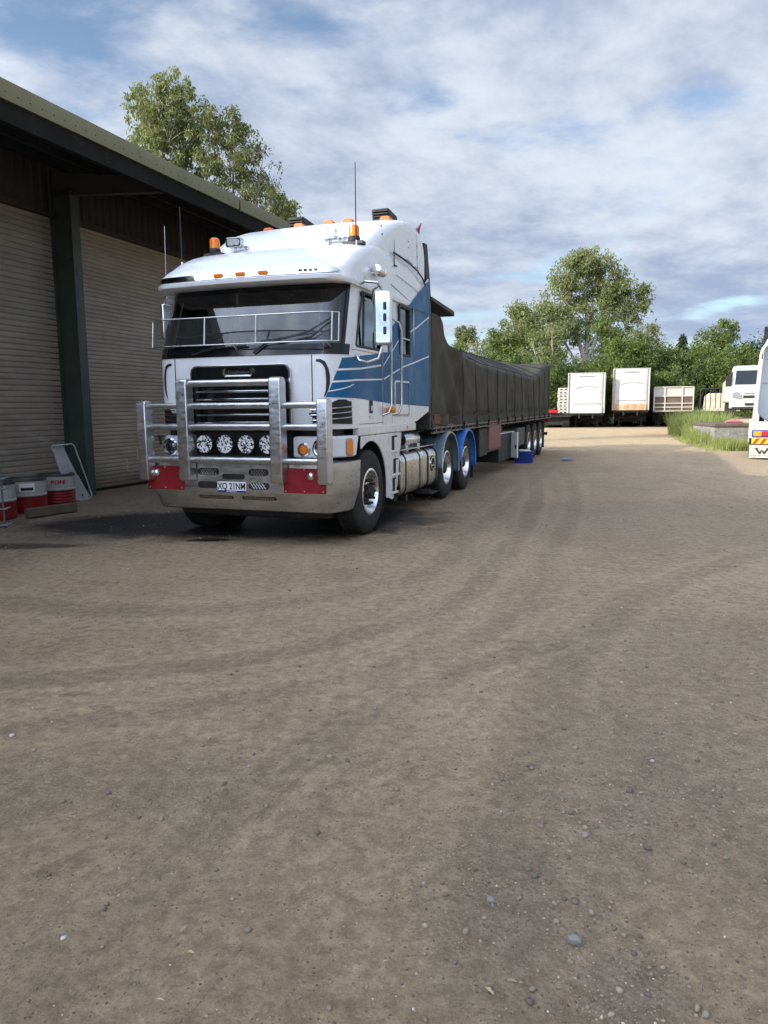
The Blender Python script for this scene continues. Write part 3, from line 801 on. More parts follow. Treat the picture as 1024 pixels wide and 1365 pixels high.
    for z in (1.605, 1.365, .985):
        for a, b_ in ((-1.11, -.66), (.66, 1.11)):
            m = MB(); m.tube([(a, -1.21, z), (b_, -1.21, z)], .036, 16); obj('cross_tube', m, 'alloy', bar)
    for x in (-.405, -.135, .145, .425):
        m = MB(); c = (x, -1.10, 1.165); m.lathe([(0, .06), (.08, .05), (.112, .0), (.112, -.03), (.104, -.036)], c=c, axis='y', n=32); lm = obj('driving_light', m, 'black_matt', bar)
        m = MB(); m.lathe([(.106, -.034), (.06, -.042), (0, -.044)], c=c, axis='y', n=32); obj('light_lens', m, 'led_lens', lm)
    # ---- stone guard in front of the windscreen
    def gp(x, z, o=.09):
        ax = abs(x); t = max(0, min(1, (z-2.2)/.85)); yf = -.97+.33*t
        y = -1.03+.10*(z-2.3)
        if ax > .95: y += .36*(1-math.sqrt(max(0, 1-((ax-.95)/.36)**2)))
        return Vector((x, y, z))
    xs = [-1.22+2.44*i/40 for i in range(41)]
    m = MB()
    m.tube([gp(x, 2.62) for x in xs], .0085, 8); m.tube([gp(x, 2.305) for x in xs], .0085, 8)
    gd = obj('stone_guard', m, 'alloy', T)
    m = MB()
    for x in (-1.22, -.42, .25, 1.22): m.tube([gp(x, 2.305), gp(x, 2.62)], .010, 8)
    m.tube([gp(1.16, 2.305), gp(1.16, 2.62)], .012, 8); m.tube([gp(-.03, 2.305), (-.03, -.96, 2.25)], .015, 6); m.tube([gp(1.1, 2.305), (1.1, -.85, 2.25)], .012, 6)
    obj('guard_upright', m, 'alloy', gd)
    m = MB(); m.grid([[gp(x, 2.31), gp(x, 2.615)] for x in xs]); obj('guard_mesh', m, 'wire_mesh', gd)
    # wipers
    for (px_, ex_) in ((.35, .55), (-.55, -.1)):
        m = MB()
        if px_ > 0:
            m.tube([(.20, -.99, 2.20), (.33, -.965, 2.30), (.85, -.90, 2.42), (1.12, -.76, 2.60)], .012, 6); m.tube([(.30, -.97, 2.33), (.9, -.905, 2.40), (1.0, -.85, 2.44)], .009, 6)
        else:
            m.tube([(-.62, -.985, 2.20), (-.35, -.97, 2.27), (.1, -.97, 2.29)], .010, 6)
        obj('wiper', m, 'black_matt', T)
    # ---- interior
    m = MB()
    m.box(-1.15, 1.15, -.72, -.25, 1.9, 2.27); m.box(-.12, .35, -.6, .0, 2.2, 2.40)
    m.box(-1.15, 1.15, 1.2, 1.25, 1.5, 2.98)
    obj('dashboard', m, 'interior', T, bevel=.03)
    for x in (-.72, .72):
        m = MB(); m.box(x-.25, x+.25, .05, .5, 1.9, 2.05); m.box(x-.25, x+.25, .45, .6, 2.0, 2.70); m.box(x-.14, x+.14, .48, .58, 2.7, 2.88); obj('seat', m, 'interior', T, bevel=.05)
    m = MB(); ring = []
    M = Matrix.Translation((-.70, -.22, 2.33)) @ Matrix.Rotation(rad(50), 4, 'X')
    m.tube([M @ Vector((.22*math.cos(2*math.pi*i/24), .22*math.sin(2*math.pi*i/24), 0)) for i in range(24)], .016, 6, closed=True)
    m.tube([M @ Vector((-.22, 0, 0)), M @ Vector((.22, 0, 0))], .014, 6); obj('steering_wheel', m, 'steering', T)
    m = MB(); rows = []
    for i in range(41):
        t = i/40; x = .72+.40*t; y = -.30+.05*math.sin(t*40)+.2*t
        rows.append([Vector((x, y-.12, 2.27)), Vector((x*.985, y+.1, 2.99))])
    m.grid(rows); obj('curtain', m, 'curtain', T)
    m = MB(); m.box(.0, .32, -.70, -.5, 2.272, 2.40, Matrix.Rotation(rad(0), 4, 'Z')); obj('dash_papers', m, 'paper', T, bevel=.01)
    m = MB(); m.box(-.42, -.22, -.68, -.55, 2.272, 2.30); obj('dash_vest', m, 'green_vest', T, bevel=.01)

    # ---- livery: thin film following the side
    def sidex(y, z):
        if z > 3.03: return 1.258 if z < 3.3 else 1.25
        hw = 1.25-.03*max(0, (z-2.3)/.7) if y < 1.86 else 1.25
        yf = plan(z); y0 = yf+.05+.36
        if y < y0:
            c = (y0-y)/.36; c = min(1, c); a = math.acos(max(-1, min(1, 1-(1-c)))) if False else None
            s = math.sqrt(max(0, 1-c*c)); return hw-.30+.30*s
        return hw
    def film(name, ys, lo, hi, m_, off=.003, nz=8):
        for_rows = []
        for y in ys:
            a, b_ = lo(y), hi(y)
            for_rows.append([Vector((sidex(y, a+(b_-a)*k/nz)+off, y, a+(b_-a)*k/nz)) for k in range(nz+1)])
        mb = MB(); mb.grid(for_rows); return obj(name, mb, m_, T)
    lin = lambda y, pts: next((p[1]+(q[1]-p[1])*(y-p[0])/(q[0]-p[0]) for p, q in zip(pts, pts[1:]) if p[0] <= y <= q[0]), pts[0][1] if y < pts[0][0] else pts[-1][1])
    bot = [(-.90, 1.69), (-.35, 1.675), (.8, 1.62), (2.62, 1.575)]
    t1 = [(-.90, 1.70), (-.84, 1.93), (-.76, 2.13), (.40, 2.25), (.72, 2.28)]
    ya = [-.90, -.88, -.86, -.84, -.81, -.78, -.76, -.72, -.68, -.64, -.6, -.5, -.4, -.2, 0, .2, .39]
    film('blue_livery', ya, lambda y: lin(y, bot), lambda y: lin(y, t1), 'livery_blue')
    film('blue_livery', [.39, .45], lambda y: lin(y, bot), lambda y: min(2.262, lin(y, t1)), 'livery_blue')
    t2 = [(.48, 2.27), (.68, 2.28), (.70, 2.53), (1.165, 2.76)]
    film('blue_livery', [.485, .55, .68, .70, .8, 1.0, 1.16], lambda y: lin(y, bot), lambda y: lin(y, t2), 'livery_blue')
    film('blue_livery', [1.16, 1.3, 1.5, 1.66], lambda y: lin(y, bot), lambda y: 2.257, 'livery_blue')
    diag = [(.68, 2.52), (1.165, 2.76), (1.6, 3.0), (1.86, 3.12), (2.62, 3.48)]
    film('blue_livery', [1.66, 1.75, 1.855], lambda y: lin(y, bot), lambda y: 2.968, 'livery_blue')
    film('blue_livery', [1.865, 2.0, 2.2, 2.4, 2.61], lambda y: lin(y, bot), lambda y: 2.968, 'livery_blue', off=.0035, nz=1)
    def flat(ys, lo, hi, x):
        mb = MB(); mb.grid([[Vector((x, y, lo(y))), Vector((x, y, hi(y)))] for y in ys]); obj('blue_livery', mb, 'livery_blue', T)
    flat([1.545, 1.7, 1.9, 2.1, 2.24], lambda y: 2.968, lambda y: lin(y, diag), 1.2665)
    flat([2.24, 2.4, 2.605], lambda y: 2.968, lambda y: 3.30, 1.2665)
    flat([2.24, 2.4, 2.615], lambda y: 3.30, lambda y: lin(y, diag), 1.2665)
    def line(pts, w, name='livery_line'):
        rows = []
        dense = []
        for p, q in zip(pts, pts[1:]):
            for k in range(10): dense.append((p[0]+(q[0]-p[0])*k/10, p[1]+(q[1]-p[1])*k/10))
        dense.append(pts[-1])
        for y, z in dense: rows.append([Vector((sidex(y, z)+.0075, y, z-w/2)), Vector((sidex(y, z)+.0075, y, z+w/2))])
        mb = MB(); mb.grid(rows); obj(name, mb, 'livery_line', T)
    line([(-.86, 1.995), (-.3, 2.03), (.40, 2.10)], .022); line([(.49, 2.10), (.62, 2.18), (1.05, 2.42), (1.15, 2.47)], .022); line([(1.67, 2.62), (2.1, 2.76), (2.61, 2.93)], .022)
    line([(-.90, 1.86), (-.5, 1.89), (.44, 1.925)], .020); line([(.49, 1.93), (.7, 1.98), (1.3, 2.12), (1.85, 2.21), (2.61, 2.34)], .020)
    line([(-.92, 1.75), (-.75, 1.79), (-.55, 1.84)], .012)
    # door seams and fittings
    m = MB()
    m.box(1.247, 1.2525, .463, .469, 1.36, 2.95); m.box(1.247, 1.2525, -.375, .463, 1.372, 1.378); m.box(1.247, 1.2525, -.58, .40, 2.235, 2.24)
    m.box(1.247, 1.2525, .84, .844, 1.36, 1.95); obj('door_seam', m, 'seam_dark', T)
    m = MB(); m.box(1.25, 1.262, -.03, .07, 1.50, 1.66); dh = obj('door_handle', m, 'black_matt', T, bevel=.01)
    m = MB(); m.box(1.262, 1.27, -.01, .05, 1.53, 1.59); m.box(1.25, 1.262, -.04, .09, 1.445, 1.47); obj('handle_lever', m, 'alloy', dh)
    ho = rrect(.92, 1.60, 1.45, 1.93, .06); hi_ = rrect(.945, 1.575, 1.475, 1.905, .05); n = len(ho)
    m = MB(); m.add([Vector((1.262, y, z)) for y, z in ho]+[Vector((1.268, y, z)) for y, z in hi_]+[Vector((1.245, y, z)) for y, z in ho]+[Vector((1.245, y, z)) for y, z in hi_],
                    [(i, (i+1) % n, n+(i+1) % n, n+i) for i in range(n)]+[(i, 2*n+i, 2*n+(i+1) % n, (i+1) % n) for i in range(n)]+[(n+i, n+(i+1) % n, 3*n+(i+1) % n, 3*n+i) for i in range(n)])
    obj('locker_hatch', m, 'alloy', T)
    for (y, z0, z1) in ((.54, 1.50, 2.52), (.96, 1.50, 2.68)):
        m = MB(); m.tube([(1.25, y-.07, z0-.03), (1.32, y-.04, z0), (1.345, y, z0+.10), (1.345, y, z1-.1), (1.32, y-.03, z1), (1.25, y-.10, z1+.05)], .017, 10); obj('grab_rail', m, 'chrome_bar', T)
    m = MB(); m.tube([(1.25, .62, 1.53), (1.34, .60, 1.54)], [.03, .045], 12); m.ball((1.34, .60, 1.54), .045, 12, 8); obj('side_marker', m, 'amber', T)
    # mirrors
    m = MB(); M = Matrix.Translation((1.53, -.29, 2.60)) @ Matrix.Rotation(rad(15), 4, 'Z') @ Matrix.Rotation(rad(-3), 4, 'X')
    m.prism(rrect(-.105, .105, -.31, .31, .045), 'y', -.06, .05, M); mr = obj('mirror', m, 'chrome', T, bevel=.025, seg=3)
    m = MB()
    for z in (.13, .0, -.15): m.prism(rrect(-.015+.02, .025+.02, z-.045, z+.045, .014), 'y', -.066, -.058, M)
    obj('mirror_vent', m, 'black_gloss', mr)
    m = MB(); m.tube([(1.25, -.30, 3.0), (1.33, -.34, 3.02), (1.48, -.32, 3.0), (1.53, -.29, 2.9)], .015, 8); m.tube([(1.25, .10, 2.86), (1.30, .02, 2.98), (1.42, -.1, 3.0), (1.5, -.24, 2.96)], .012, 8)
    m.tube([(1.25, -.45, 2.2), (1.29, -.46, 2.12), (1.38, -.44, 2.09), (1.48, -.34, 2.14), (1.52, -.29, 2.3)], .016, 8); obj('mirror_arm', m, 'chrome_bar', mr)
    m = MB(); M = Matrix.Translation((-1.40, -.36, 2.68)) @ Matrix.Rotation(rad(72), 4, 'Z') @ Matrix.Scale(.7, 4)
    m.prism(rrect(-.10, .10, -.31, .31, .045), 'y', -.06, .05, M); mr2 = obj('mirror', m, 'chrome', T, bevel=.025, seg=3)
    m = MB(); m.tube([(-1.2, -.30, 2.97), (-1.33, -.36, 3.0), (-1.40, -.36, 2.97), (-1.41, -.36, 2.88)], .015, 8); m.tube([(-1.25, -.45, 2.2), (-1.35, -.44, 2.1), (-1.40, -.36, 2.5)], .015, 8); obj('mirror_arm', m, 'chrome_bar', mr2)

    # ---- lower side: sill, arch, steps
    m = MB()
    for sx in (1, -1):
        m.box(1.17*sx, 1.262*sx, -.40, 1.90, 1.235, 1.345)
    obj('side_sill', m, 'truck_white_low', T, bevel=.012)
    m = MB(); m.box(1.255, 1.267, 1.44, 1.50, 1.26, 1.31); obj('reflector', m, 'amber_roof', T, bevel=.01)
    for sx in (1, -1):
        # arch cover: region between the sill and the wheel opening
        R = .60; zc = .56
        arc = [(R*math.cos(math.pi*k/16), zc+R*math.sin(math.pi*k/16)) for k in range(17) if zc+R*math.sin(math.pi*k/16) > .30]
        arc = [(y, z) for y, z in arc if y > -.36]
        outer = [(.72, .36), (.80, .33), (.86, .34), (1.02, .6), (1.12, 1.0), (1.13, 1.23), (-.33, 1.23)]
        poly = [(arc[0][0], .40)]+[(y, z) for y, z in outer]+[(y, z) for y, z in reversed(arc)]
        poly = [(.60, .38)]+outer+[(-.33, 1.075)]+[(y, z) for y, z in reversed([a for a in arc if a[0] > -.30])]
        m = MB(); m.prism(poly, 'x', 1.235*sx, 1.255*sx)
        ar = obj('wheel_arch', m, 'truck_white_low', T, bevel=.006)
        m = MB(); m.lathe([(.60, 0), (.60, -.5)], c=(1.235*sx if sx > 0 else -1.235+.5, 0, .56), axis='x', n=24, ang=(rad(-70), rad(100))); obj('arch_liner', m, 'black_matt', ar)
        for i, (y0, y1, z0, z1) in enumerate(((.80, 1.04, 1.0, 1.19), (.86, 1.06, .68, .88), (.82, .96, .44, .62))):
            m = MB(); m.box(1.2545*sx, 1.259*sx, y0, y1, z0, z1); st_ = obj('step_well', m, 'seam_dark', ar)
            m = MB(); m.box(1.2*sx, 1.285*sx, y0-.02, y1+.04, z0-.035, z0-.003); obj('step_tread', m, 'truck_white_low', st_, bevel=.008)
            m = MB(); m.box(1.257*sx, 1.264*sx, y0+.10, y1, z0, z1-.02); obj('step_back', m, 'truck_white_low', st_)
        m = MB(); m.prism([(1.13, .45), (1.16, 1.23), (1.34, 1.23), (1.30, 1.0), (1.26, .98), (1.2, .7)], 'x', .9*sx, 1.22*sx); obj('step_side', m, 'truck_white_low', ar, bevel=.01)
    # fuel tanks
    def tank(y0, y1, sx, w=.62):
        m = MB(); x1 = 1.235*sx; x0 = (1.235-w)*sx
        prof = rrect(min(x0, x1), max(x0, x1), .30, .93, .14, 6)
        m.prism(prof, 'y', y0, y1); return m
    for sx in (1, -1):
        tk = obj('fuel_tank', tank(1.32, 2.36, sx), 'alloy_tank', T, bevel=.03, seg=3)
        tk2 = obj('hydraulic_tank', tank(2.44, 3.22, sx), 'alloy_tank', T, bevel=.03, seg=3)
        for yy in (1.50, 2.20):
            m = MB(); a = rrect(.61, 1.243, .292, .938, .145, 6); m.prism([(x*sx, z) for x, z in a], 'y', yy-.028, yy+.028); obj('tank_strap', m, 'black_matt', tk)
            m = MB(); a = rrect(.60, 1.247, .288, .942, .148, 6); m.prism([(x*sx, z) for x, z in a], 'y', yy-.016, yy+.016); obj('strap_band', m, 'chrome_bar', tk)
        for yy in (2.62, 3.12):
            m = MB(); a = rrect(.61, 1.245, .290, .940, .145, 6); m.prism([(x*sx, z) for x, z in a], 'y', yy-.024, yy+.024); obj('tank_strap', m, 'black_matt', tk2)
        m = MB(); m.prism(rrect(2.76, 2.96, .55, .80, .09), 'x', 1.2355*sx, 1.240*sx); pc = obj('tank_pocket', m, 'chassis', tk2)
        m = MB(); m.lathe([(.105, 0), (.105, .012*sx), (.09, .014*sx)], c=(1.236*sx, 2.86, .675), axis='x', n=24); m.box(1.238*sx, 1.25*sx, 2.77, 2.95, .63, .66); obj('pocket_rim', m, 'chrome_bar', pc)
        m = MB(); m.box(.6*sx, 1.22*sx, 1.38, 3.16, .955, .975); m.box(1.0*sx, 1.2*sx, 1.62, 1.72, .93, 1.02); m.box(1.0*sx, 1.2*sx, 2.20, 2.30, .93, 1.03)
        obj('tank_walkway', m, 'alloy_tank', tk, bevel=.008)
        m = MB(); m.box(.55*sx, 1.18*sx, 1.66, 1.74, .20, .30); m.box(.55*sx, 1.30*sx, 2.50, 2.57, .22, .29); m.box(.9*sx, 1.32*sx, 2.52, 2.9, .21, .235)
        m.box(.5*sx, 1.1*sx, 1.35, 1.5, .23, .30); obj('tank_bracket', m, 'chassis', tk)
    # ---- chassis
    m = MB()
    for sx in (1, -1): m.box(.38*sx, .46*sx, -.8, 6.15, .82, 1.08)
    for y in (.6, 2.0, 3.2, 4.5, 6.05): m.box(-.38, .38, y-.06, y+.06, .84, 1.04)
    m.box(-.55, .55, -.85, .9, .55, 1.30); m.box(-.9, .9, .6, 1.3, .5, 1.25); m.box(-1.0, 1.0, -.1, .1, .38, .52)
    m.box(-.85, .85, 3.78, 3.92, .42, .60); m.box(-.85, .85, 5.18, 5.32, .42, .60)
    m.tube([(-.5, 2.3, 1.1), (-.5, 2.3, 2.2)], .12, 14)
    m.box(-.9, .9, 1.95, 2.35, 1.0, 1.28)
    m.lathe([(.0, .0), (.48, .0), (.5, -.06), (0, -.06)], c=(0, 4.5, 1.22), axis='z', n=28)
    m.box(-1.0, 1.0, -.74, -.60, .28, .42); m.box(-.75, .75, -.60, .70, .24, .5)  # dark undertray added to stand in for the shade below the bumper
    obj('chassis', m, 'chassis', T, bevel=.01)
    m = MB(); m.lathe([(0, 0), (.11, 0), (.12, .03), (.12, .7), (0, .7)], c=(.98, 1.95, 1.08), axis='y', n=18); obj('air_tank', m, 'alloy_tank', T)
    m = MB()
    for k in range(3):
        m.tube([(-.2+.2*k, 1.95, 1.7), (-.15+.2*k, 2.3, 1.35), (-.1+.15*k, 2.7, 1.45), (0+.1*k, 2.95, 1.7)], .014, 6)
    m.tube([(.9, 1.9, 1.3), (1.0, 2.3, 1.15), (1.1, 2.9, 1.2), (1.15, 3.4, 1.35)], .015, 6)
    obj('air_hose', m, 'black_matt', T)
    # fenders over the drive wheels
    for sx in (1, -1):
        for yc, mt, lft in ((3.85, 'fender_grey', 1), (5.25, 'fender_blue', 2)):
            R1 = .60; m = MB(); off = .69 if sx > 0 else -1.29
            a0, a1 = (rad(88), rad(180-92)) if False else (0, 0)
            rows = []
            for i in range(19):
                t = rad(-8+ (186)*i/18) if True else 0
                t = rad(178-190*i/18)         # rear-to-front sweep measured from +y
                y = yc+R1*math.cos(t); z = .545+R1*math.sin(t)
                rows.append([Vector((off, y, z)), Vector((off+.02, yc+(R1+.012)*math.cos(t), .545+(R1+.012)*math.sin(t))), Vector((off+.58, yc+(R1+.012)*math.cos(t), .545+(R1+.012)*math.sin(t))), Vector((off+.60, y, z)), Vector((off+.60, yc+(R1-.03)*math.cos(t), .545+(R1-.03)*math.sin(t)))])
            m.grid(rows); f_ = obj('mudguard', m, mt, T, solid=.012, smooth=30)
            m = MB()
            for dx in (.16, .30, .44):
                m.tube([(off+dx, yc+(R1+.014)*math.cos(rad(178-190*i/18)), .545+(R1+.014)*math.sin(rad(178-190*i/18))) for i in range(19)], .012, 6)
            obj('mudguard_rib', m, mt, f_)
            m = MB(); m.tube([(off+.60, yc+(R1-.01)*math.cos(rad(178-190*i/18)), .545+(R1-.01)*math.sin(rad(178-190*i/18))) for i in range(19)], .013, 6); obj('mudguard_lip', m, 'alloy' if mt == 'fender_grey' else mt, f_)
        m = MB(); m.box(.62*sx, 1.22*sx, 5.93, 5.95, .16, .95); obj('mud_flap', m, 'rubber_trim', T)
    # wheels
    make_wheel(T, 1.245, 0, 1, kind='steer', w=.30); make_wheel(T, -1.245, 0, -1, kind='steer', w=.30)
    w0 = make_wheel(T, 1.225, 3.85, 1, kind='drive', w=.27, dual=True)
    for (x, y, r) in ((1.225, 5.25, 0), (-1.225, 3.85, math.pi), (-1.225, 5.25, math.pi)):
        dup_part(w0, T, (x, y, .525), (0, 0, r))
    return T

# ------------------------------------------------------------------ semi trailer
def build_trailer():
    T = thing('semi_trailer', 'flat semi trailer with red brown locker and three rear axles, coupled behind the large truck', 'trailer', W(-4.5, 8.75), -TH)
    m = MB(); m.box(-1.2, 1.2, 2.95, 18.3, 1.20, 1.27); obj('deck', m, 'deck_steel', T)
    m = MB()
    for sx in (1, -1):
        m.box(1.2*sx, 1.25*sx, 2.92, 18.32, 1.215, 1.245); m.box(1.2*sx, 1.24*sx, 2.92, 18.32, 1.14, 1.17)
        y = 3.1
        while y < 18.3:
            m.box(1.205*sx, 1.245*sx, y-.02, y+.02, 1.155, 1.25); y += .33
    m.box(-1.22, 1.22, 18.28, 18.34, 1.12, 1.30)
    obj('tie_rail', m, 'deck_steel', T)
    m = MB()
    for sx in (1, -1): m.box(.42*sx, .50*sx, 3.2, 18.2, .96, 1.2)
    for i in range(22): m.box(-1.18, 1.18, 3.4+i*.68, 3.46+i*.68, 1.08, 1.2)
    m.box(-.9, .9, 12.5, 16.6, .78, .96); m.box(-.5, .5, 3.0, 5.6, 1.1, 1.2)
    for y in (13.3, 14.55, 15.8): m.box(-.85, .85, y-.06, y+.06, .44, .58)
    m.box(-1.15, 1.15, 18.0, 18.1, .55, .65); m.box(-1.0, -.9, 18.0, 18.1, .6, 1.1); m.box(.9, 1.0, 18.0, 18.1, .6, 1.1)
    obj('trailer_frame', m, 'chassis', T)
    # headboard and its shelf
    m = MB(); m.box(-1.22, 1.22, 2.80, 2.86, 1.22, 3.2); obj('headboard', m, 'tool_box', T, bevel=.01)
    m = MB(); m.prism([(2.78, 3.26), (4.12, 3.20), (4.20, 3.19), (4.20, 3.11), (4.08, 3.13), (2.78, 3.20)], 'x', -1.26, 1.26); obj('headboard_shelf', m, 'cladding', T, bevel=.008)
    # red cabinet on the front, lockers
    m = MB(); m.box(.75, 1.22, 3.05, 4.0, 1.28, 1.45); obj('front_locker', m, 'red_steel', T, bevel=.01)
    m = MB(); m.box(.55, 1.24, 7.45, 7.50, .62, 1.2); m.box(.55, 1.24, 7.5, 8.78, .62, 1.2); rb = obj('red_locker', m, 'red_box', T, bevel=.012)
    m = MB(); m.box(.5, 1.2, 7.3, 8.85, .57, .615); obj('locker_shelf', m, 'tool_box', rb)
    m = MB(); m.box(.45, 1.2, 6.6, 7.4, .52, 1.1); obj('battery_box', m, 'black_matt', T, bevel=.012)
    m = MB(); m.box(.45, 1.18, 8.86, 10.9, .25, .90); tb = obj('tool_box', m, 'black_matt', T, bevel=.012)
    m = MB(); M = Matrix.Translation((1.185, 10.55, 0)) @ Matrix.Rotation(rad(-40), 4, 'Z')
    m.box(0, .25, -.02, .02, .26, .91, M); dr = obj('tool_box_door', m, 'door_white', tb, bevel=.006)
    m = MB(); m.box(.18, .23, -.035, -.02, .5, .58, M); obj('door_latch', m, 'black_matt', dr)
    m = MB(); m.box(.45, 1.2, 8.84, 10.92, .905, .925); obj('tool_box_lid', m, 'door_white', tb)
    m = MB(); m.box(.7, 1.2, 11.35, 12.62, .50, .98); obj('mud_guard_panel', m, 'tool_box', T, bevel=.01)
    # spare wheel
    m = MB(); c = (.95, 9.6, 1.05)
    m.lathe([(.0, .02), (.12, .02), (.2, -.02), (.28, .02)], c=(1.0, 9.9, 1.02), axis='x', n=28); sp = obj('spare_rim', m, 'red_steel', T)
    # landing legs
    for sx in (1, -1):
        m = MB(); m.box(.62*sx, .74*sx, 6.15, 6.27, .25, 1.1); m.box(.55*sx, .8*sx, 6.08, 6.34, .22, .25); m.tube([(.68*sx, 6.2, .8), (.4*sx, 6.9, 1.1)], .02, 6); obj('landing_leg', m, 'chassis', T)
    w0 = make_wheel(T, 1.225, 13.3, 1, kind='drive', w=.27, dual=True)
    for (x, y, r) in ((1.225, 14.55, 0), (1.225, 15.8, 0), (-1.225, 13.3, math.pi), (-1.225, 14.55, math.pi), (-1.225, 15.8, math.pi)):
        dup_part(w0, T, (x, y, .525), (0, 0, r))
    m = MB(); m.box(.65, 1.24, 16.5, 16.53, .2, 1.1); obj('mud_flap', m, 'rubber_trim', T)
    m = MB()
    for sx in (1, -1): m.box(.85*sx, 1.15*sx, 18.34, 18.37, 1.0, 1.1)
    obj('tail_lamp', m, 'tail_red', T)
    # ---- tarpaulin
    P = thing('tarpaulin', 'dark olive canvas tarpaulin roped down over the load on the flat trailer', 'tarpaulin', W(-4.5, 8.75), -TH)
    lin = lambda y, pts: next((p[1]+(q[1]-p[1])*(y-p[0])/(q[0]-p[0]) for p, q in zip(pts, pts[1:]) if p[0] <= y <= q[0]), pts[-1][1] if y > pts[-1][0] else pts[0][1])
    side = [(2.86, 3.10), (3.5, 3.10), (3.68, 3.0), (3.80, 2.84), (4.05, 2.70), (4.4, 2.62), (5.2, 2.53), (6.2, 2.46), (7.2, 2.42), (13.8, 2.39), (14.6, 2.42), (15.6, 2.58), (17.2, 2.93), (17.9, 3.0)]
    mid = [(2.86, 3.12), (3.6, 3.12), (3.75, 3.05), (4.2, 3.0), (5.5, 2.97), (9, 2.95), (14, 2.92), (17.0, 2.97), (17.9, 3.01)]
    from mathutils import noise as mn
    straps = [4.95+1.14*i for i in range(12)]
    rows = []
    y = 2.87; ys = []
    while y < 17.9: ys.append(y); y += .06
    ys += [17.88, 17.93]
    NS, NT = 26, 18
    def env(y): 
        d = min(abs(y-s) for s in straps)
        return max(0, 1-d/.16)
    for i, y in enumerate(ys):
        hs, hm = lin(y, side), lin(y, mid); row = []
        sag = .055*env(y)
        pinch = max(0, 1-abs(y-17.93)/.05)
        for sgn in (1, -1):
            seg = []
            for k in range(NS+1):
                t = k/NS; z = 1.26+(hs-.07-1.26)*t
                fold = mn.noise(Vector((y*1.6+z*.9, z*.55, 3.1*sgn)))*.05+mn.noise(Vector((y*3+z*2.2, z*1.5, 9)))*.028
                diag = .06*math.sin((y*1.3+z*1.5)*4.0)*max(0, 1-abs(y-4.4)/1.5)
                tuck = .03*math.exp(-((z-1.40)/.05)**2)
                x = 1.225+fold*(.4+.6*math.sin(math.pi*t))+diag-sag*(.4+t)-tuck+.02*(1-t)*math.sin(y*9)
                seg.append((x*sgn, z))
            row.append(seg)
        top = []
        for k in range(1, 2*NT):
            t = -1+k/NT; a = abs(t)
            x = 1.15*t
            zt = hm+(hs-hm)*(a**1.25)
            rib = -.03*env(y)
            zt += mn.noise(Vector((x*1.5, y*1.2, 5)))*.035*(1-a)+rib*.6-.025*(1-a)*0
            top.append((x, zt))
        pts = [Vector((x, y, z)) for x, z in row[1]]+[Vector((x, y, z)) for x, z in top]+[Vector((x, y, z)) for x, z in reversed(row[0])]
        rows.append(pts)
    m = MB(); m.grid(rows)
    # rear face and front face
    for r in (rows[0], rows[-1]):
        c = Vector((0, r[0].y+(.03 if r is rows[-1] else -.0), 2.0)); base = len(m.v)
        m.add(list(r)+[c], [(k, k+1, len(r)) for k in range(len(r)-1)]+[(len(r)-1, 0, len(r))])
    tp = obj('canvas', m, 'tarp_canvas', P, smooth=70)
    for s in straps:
        m = MB(); jit = random.uniform(-.05, .05); pts = []
        hs = lin(s, side)
        for k in range(13):
            t = k/12; z = 1.16+(hs-1.16)*t; pts.append((1.262-.04*t+.012*math.sin(5*t+s), s+jit*(1-t)+.015*math.sin(6*t+s*2), z))
        for k in range(1, 17):
            x = 1.19-2.38*k/17; pts.append((x, s, lin(s, mid)+(hs-lin(s, mid))*abs(x/1.15)**1.25+.004))
        m.tube(pts, .010, 6); m.tube([(1.27, s-.02, 1.17), (1.265, s+.03, 1.24), (1.27, s, 1.30)], .016, 5)
        obj('tie_strap', m, 'black_matt', P)
    m = MB(); m.tube([(1.29+.008*math.sin(i*.9), 3.0+i*.3, 1.42+.035*math.sin(i*1.3)) for i in range(50)], .008, 5); obj('hem_rope', m, 'black_matt', P)
    return T
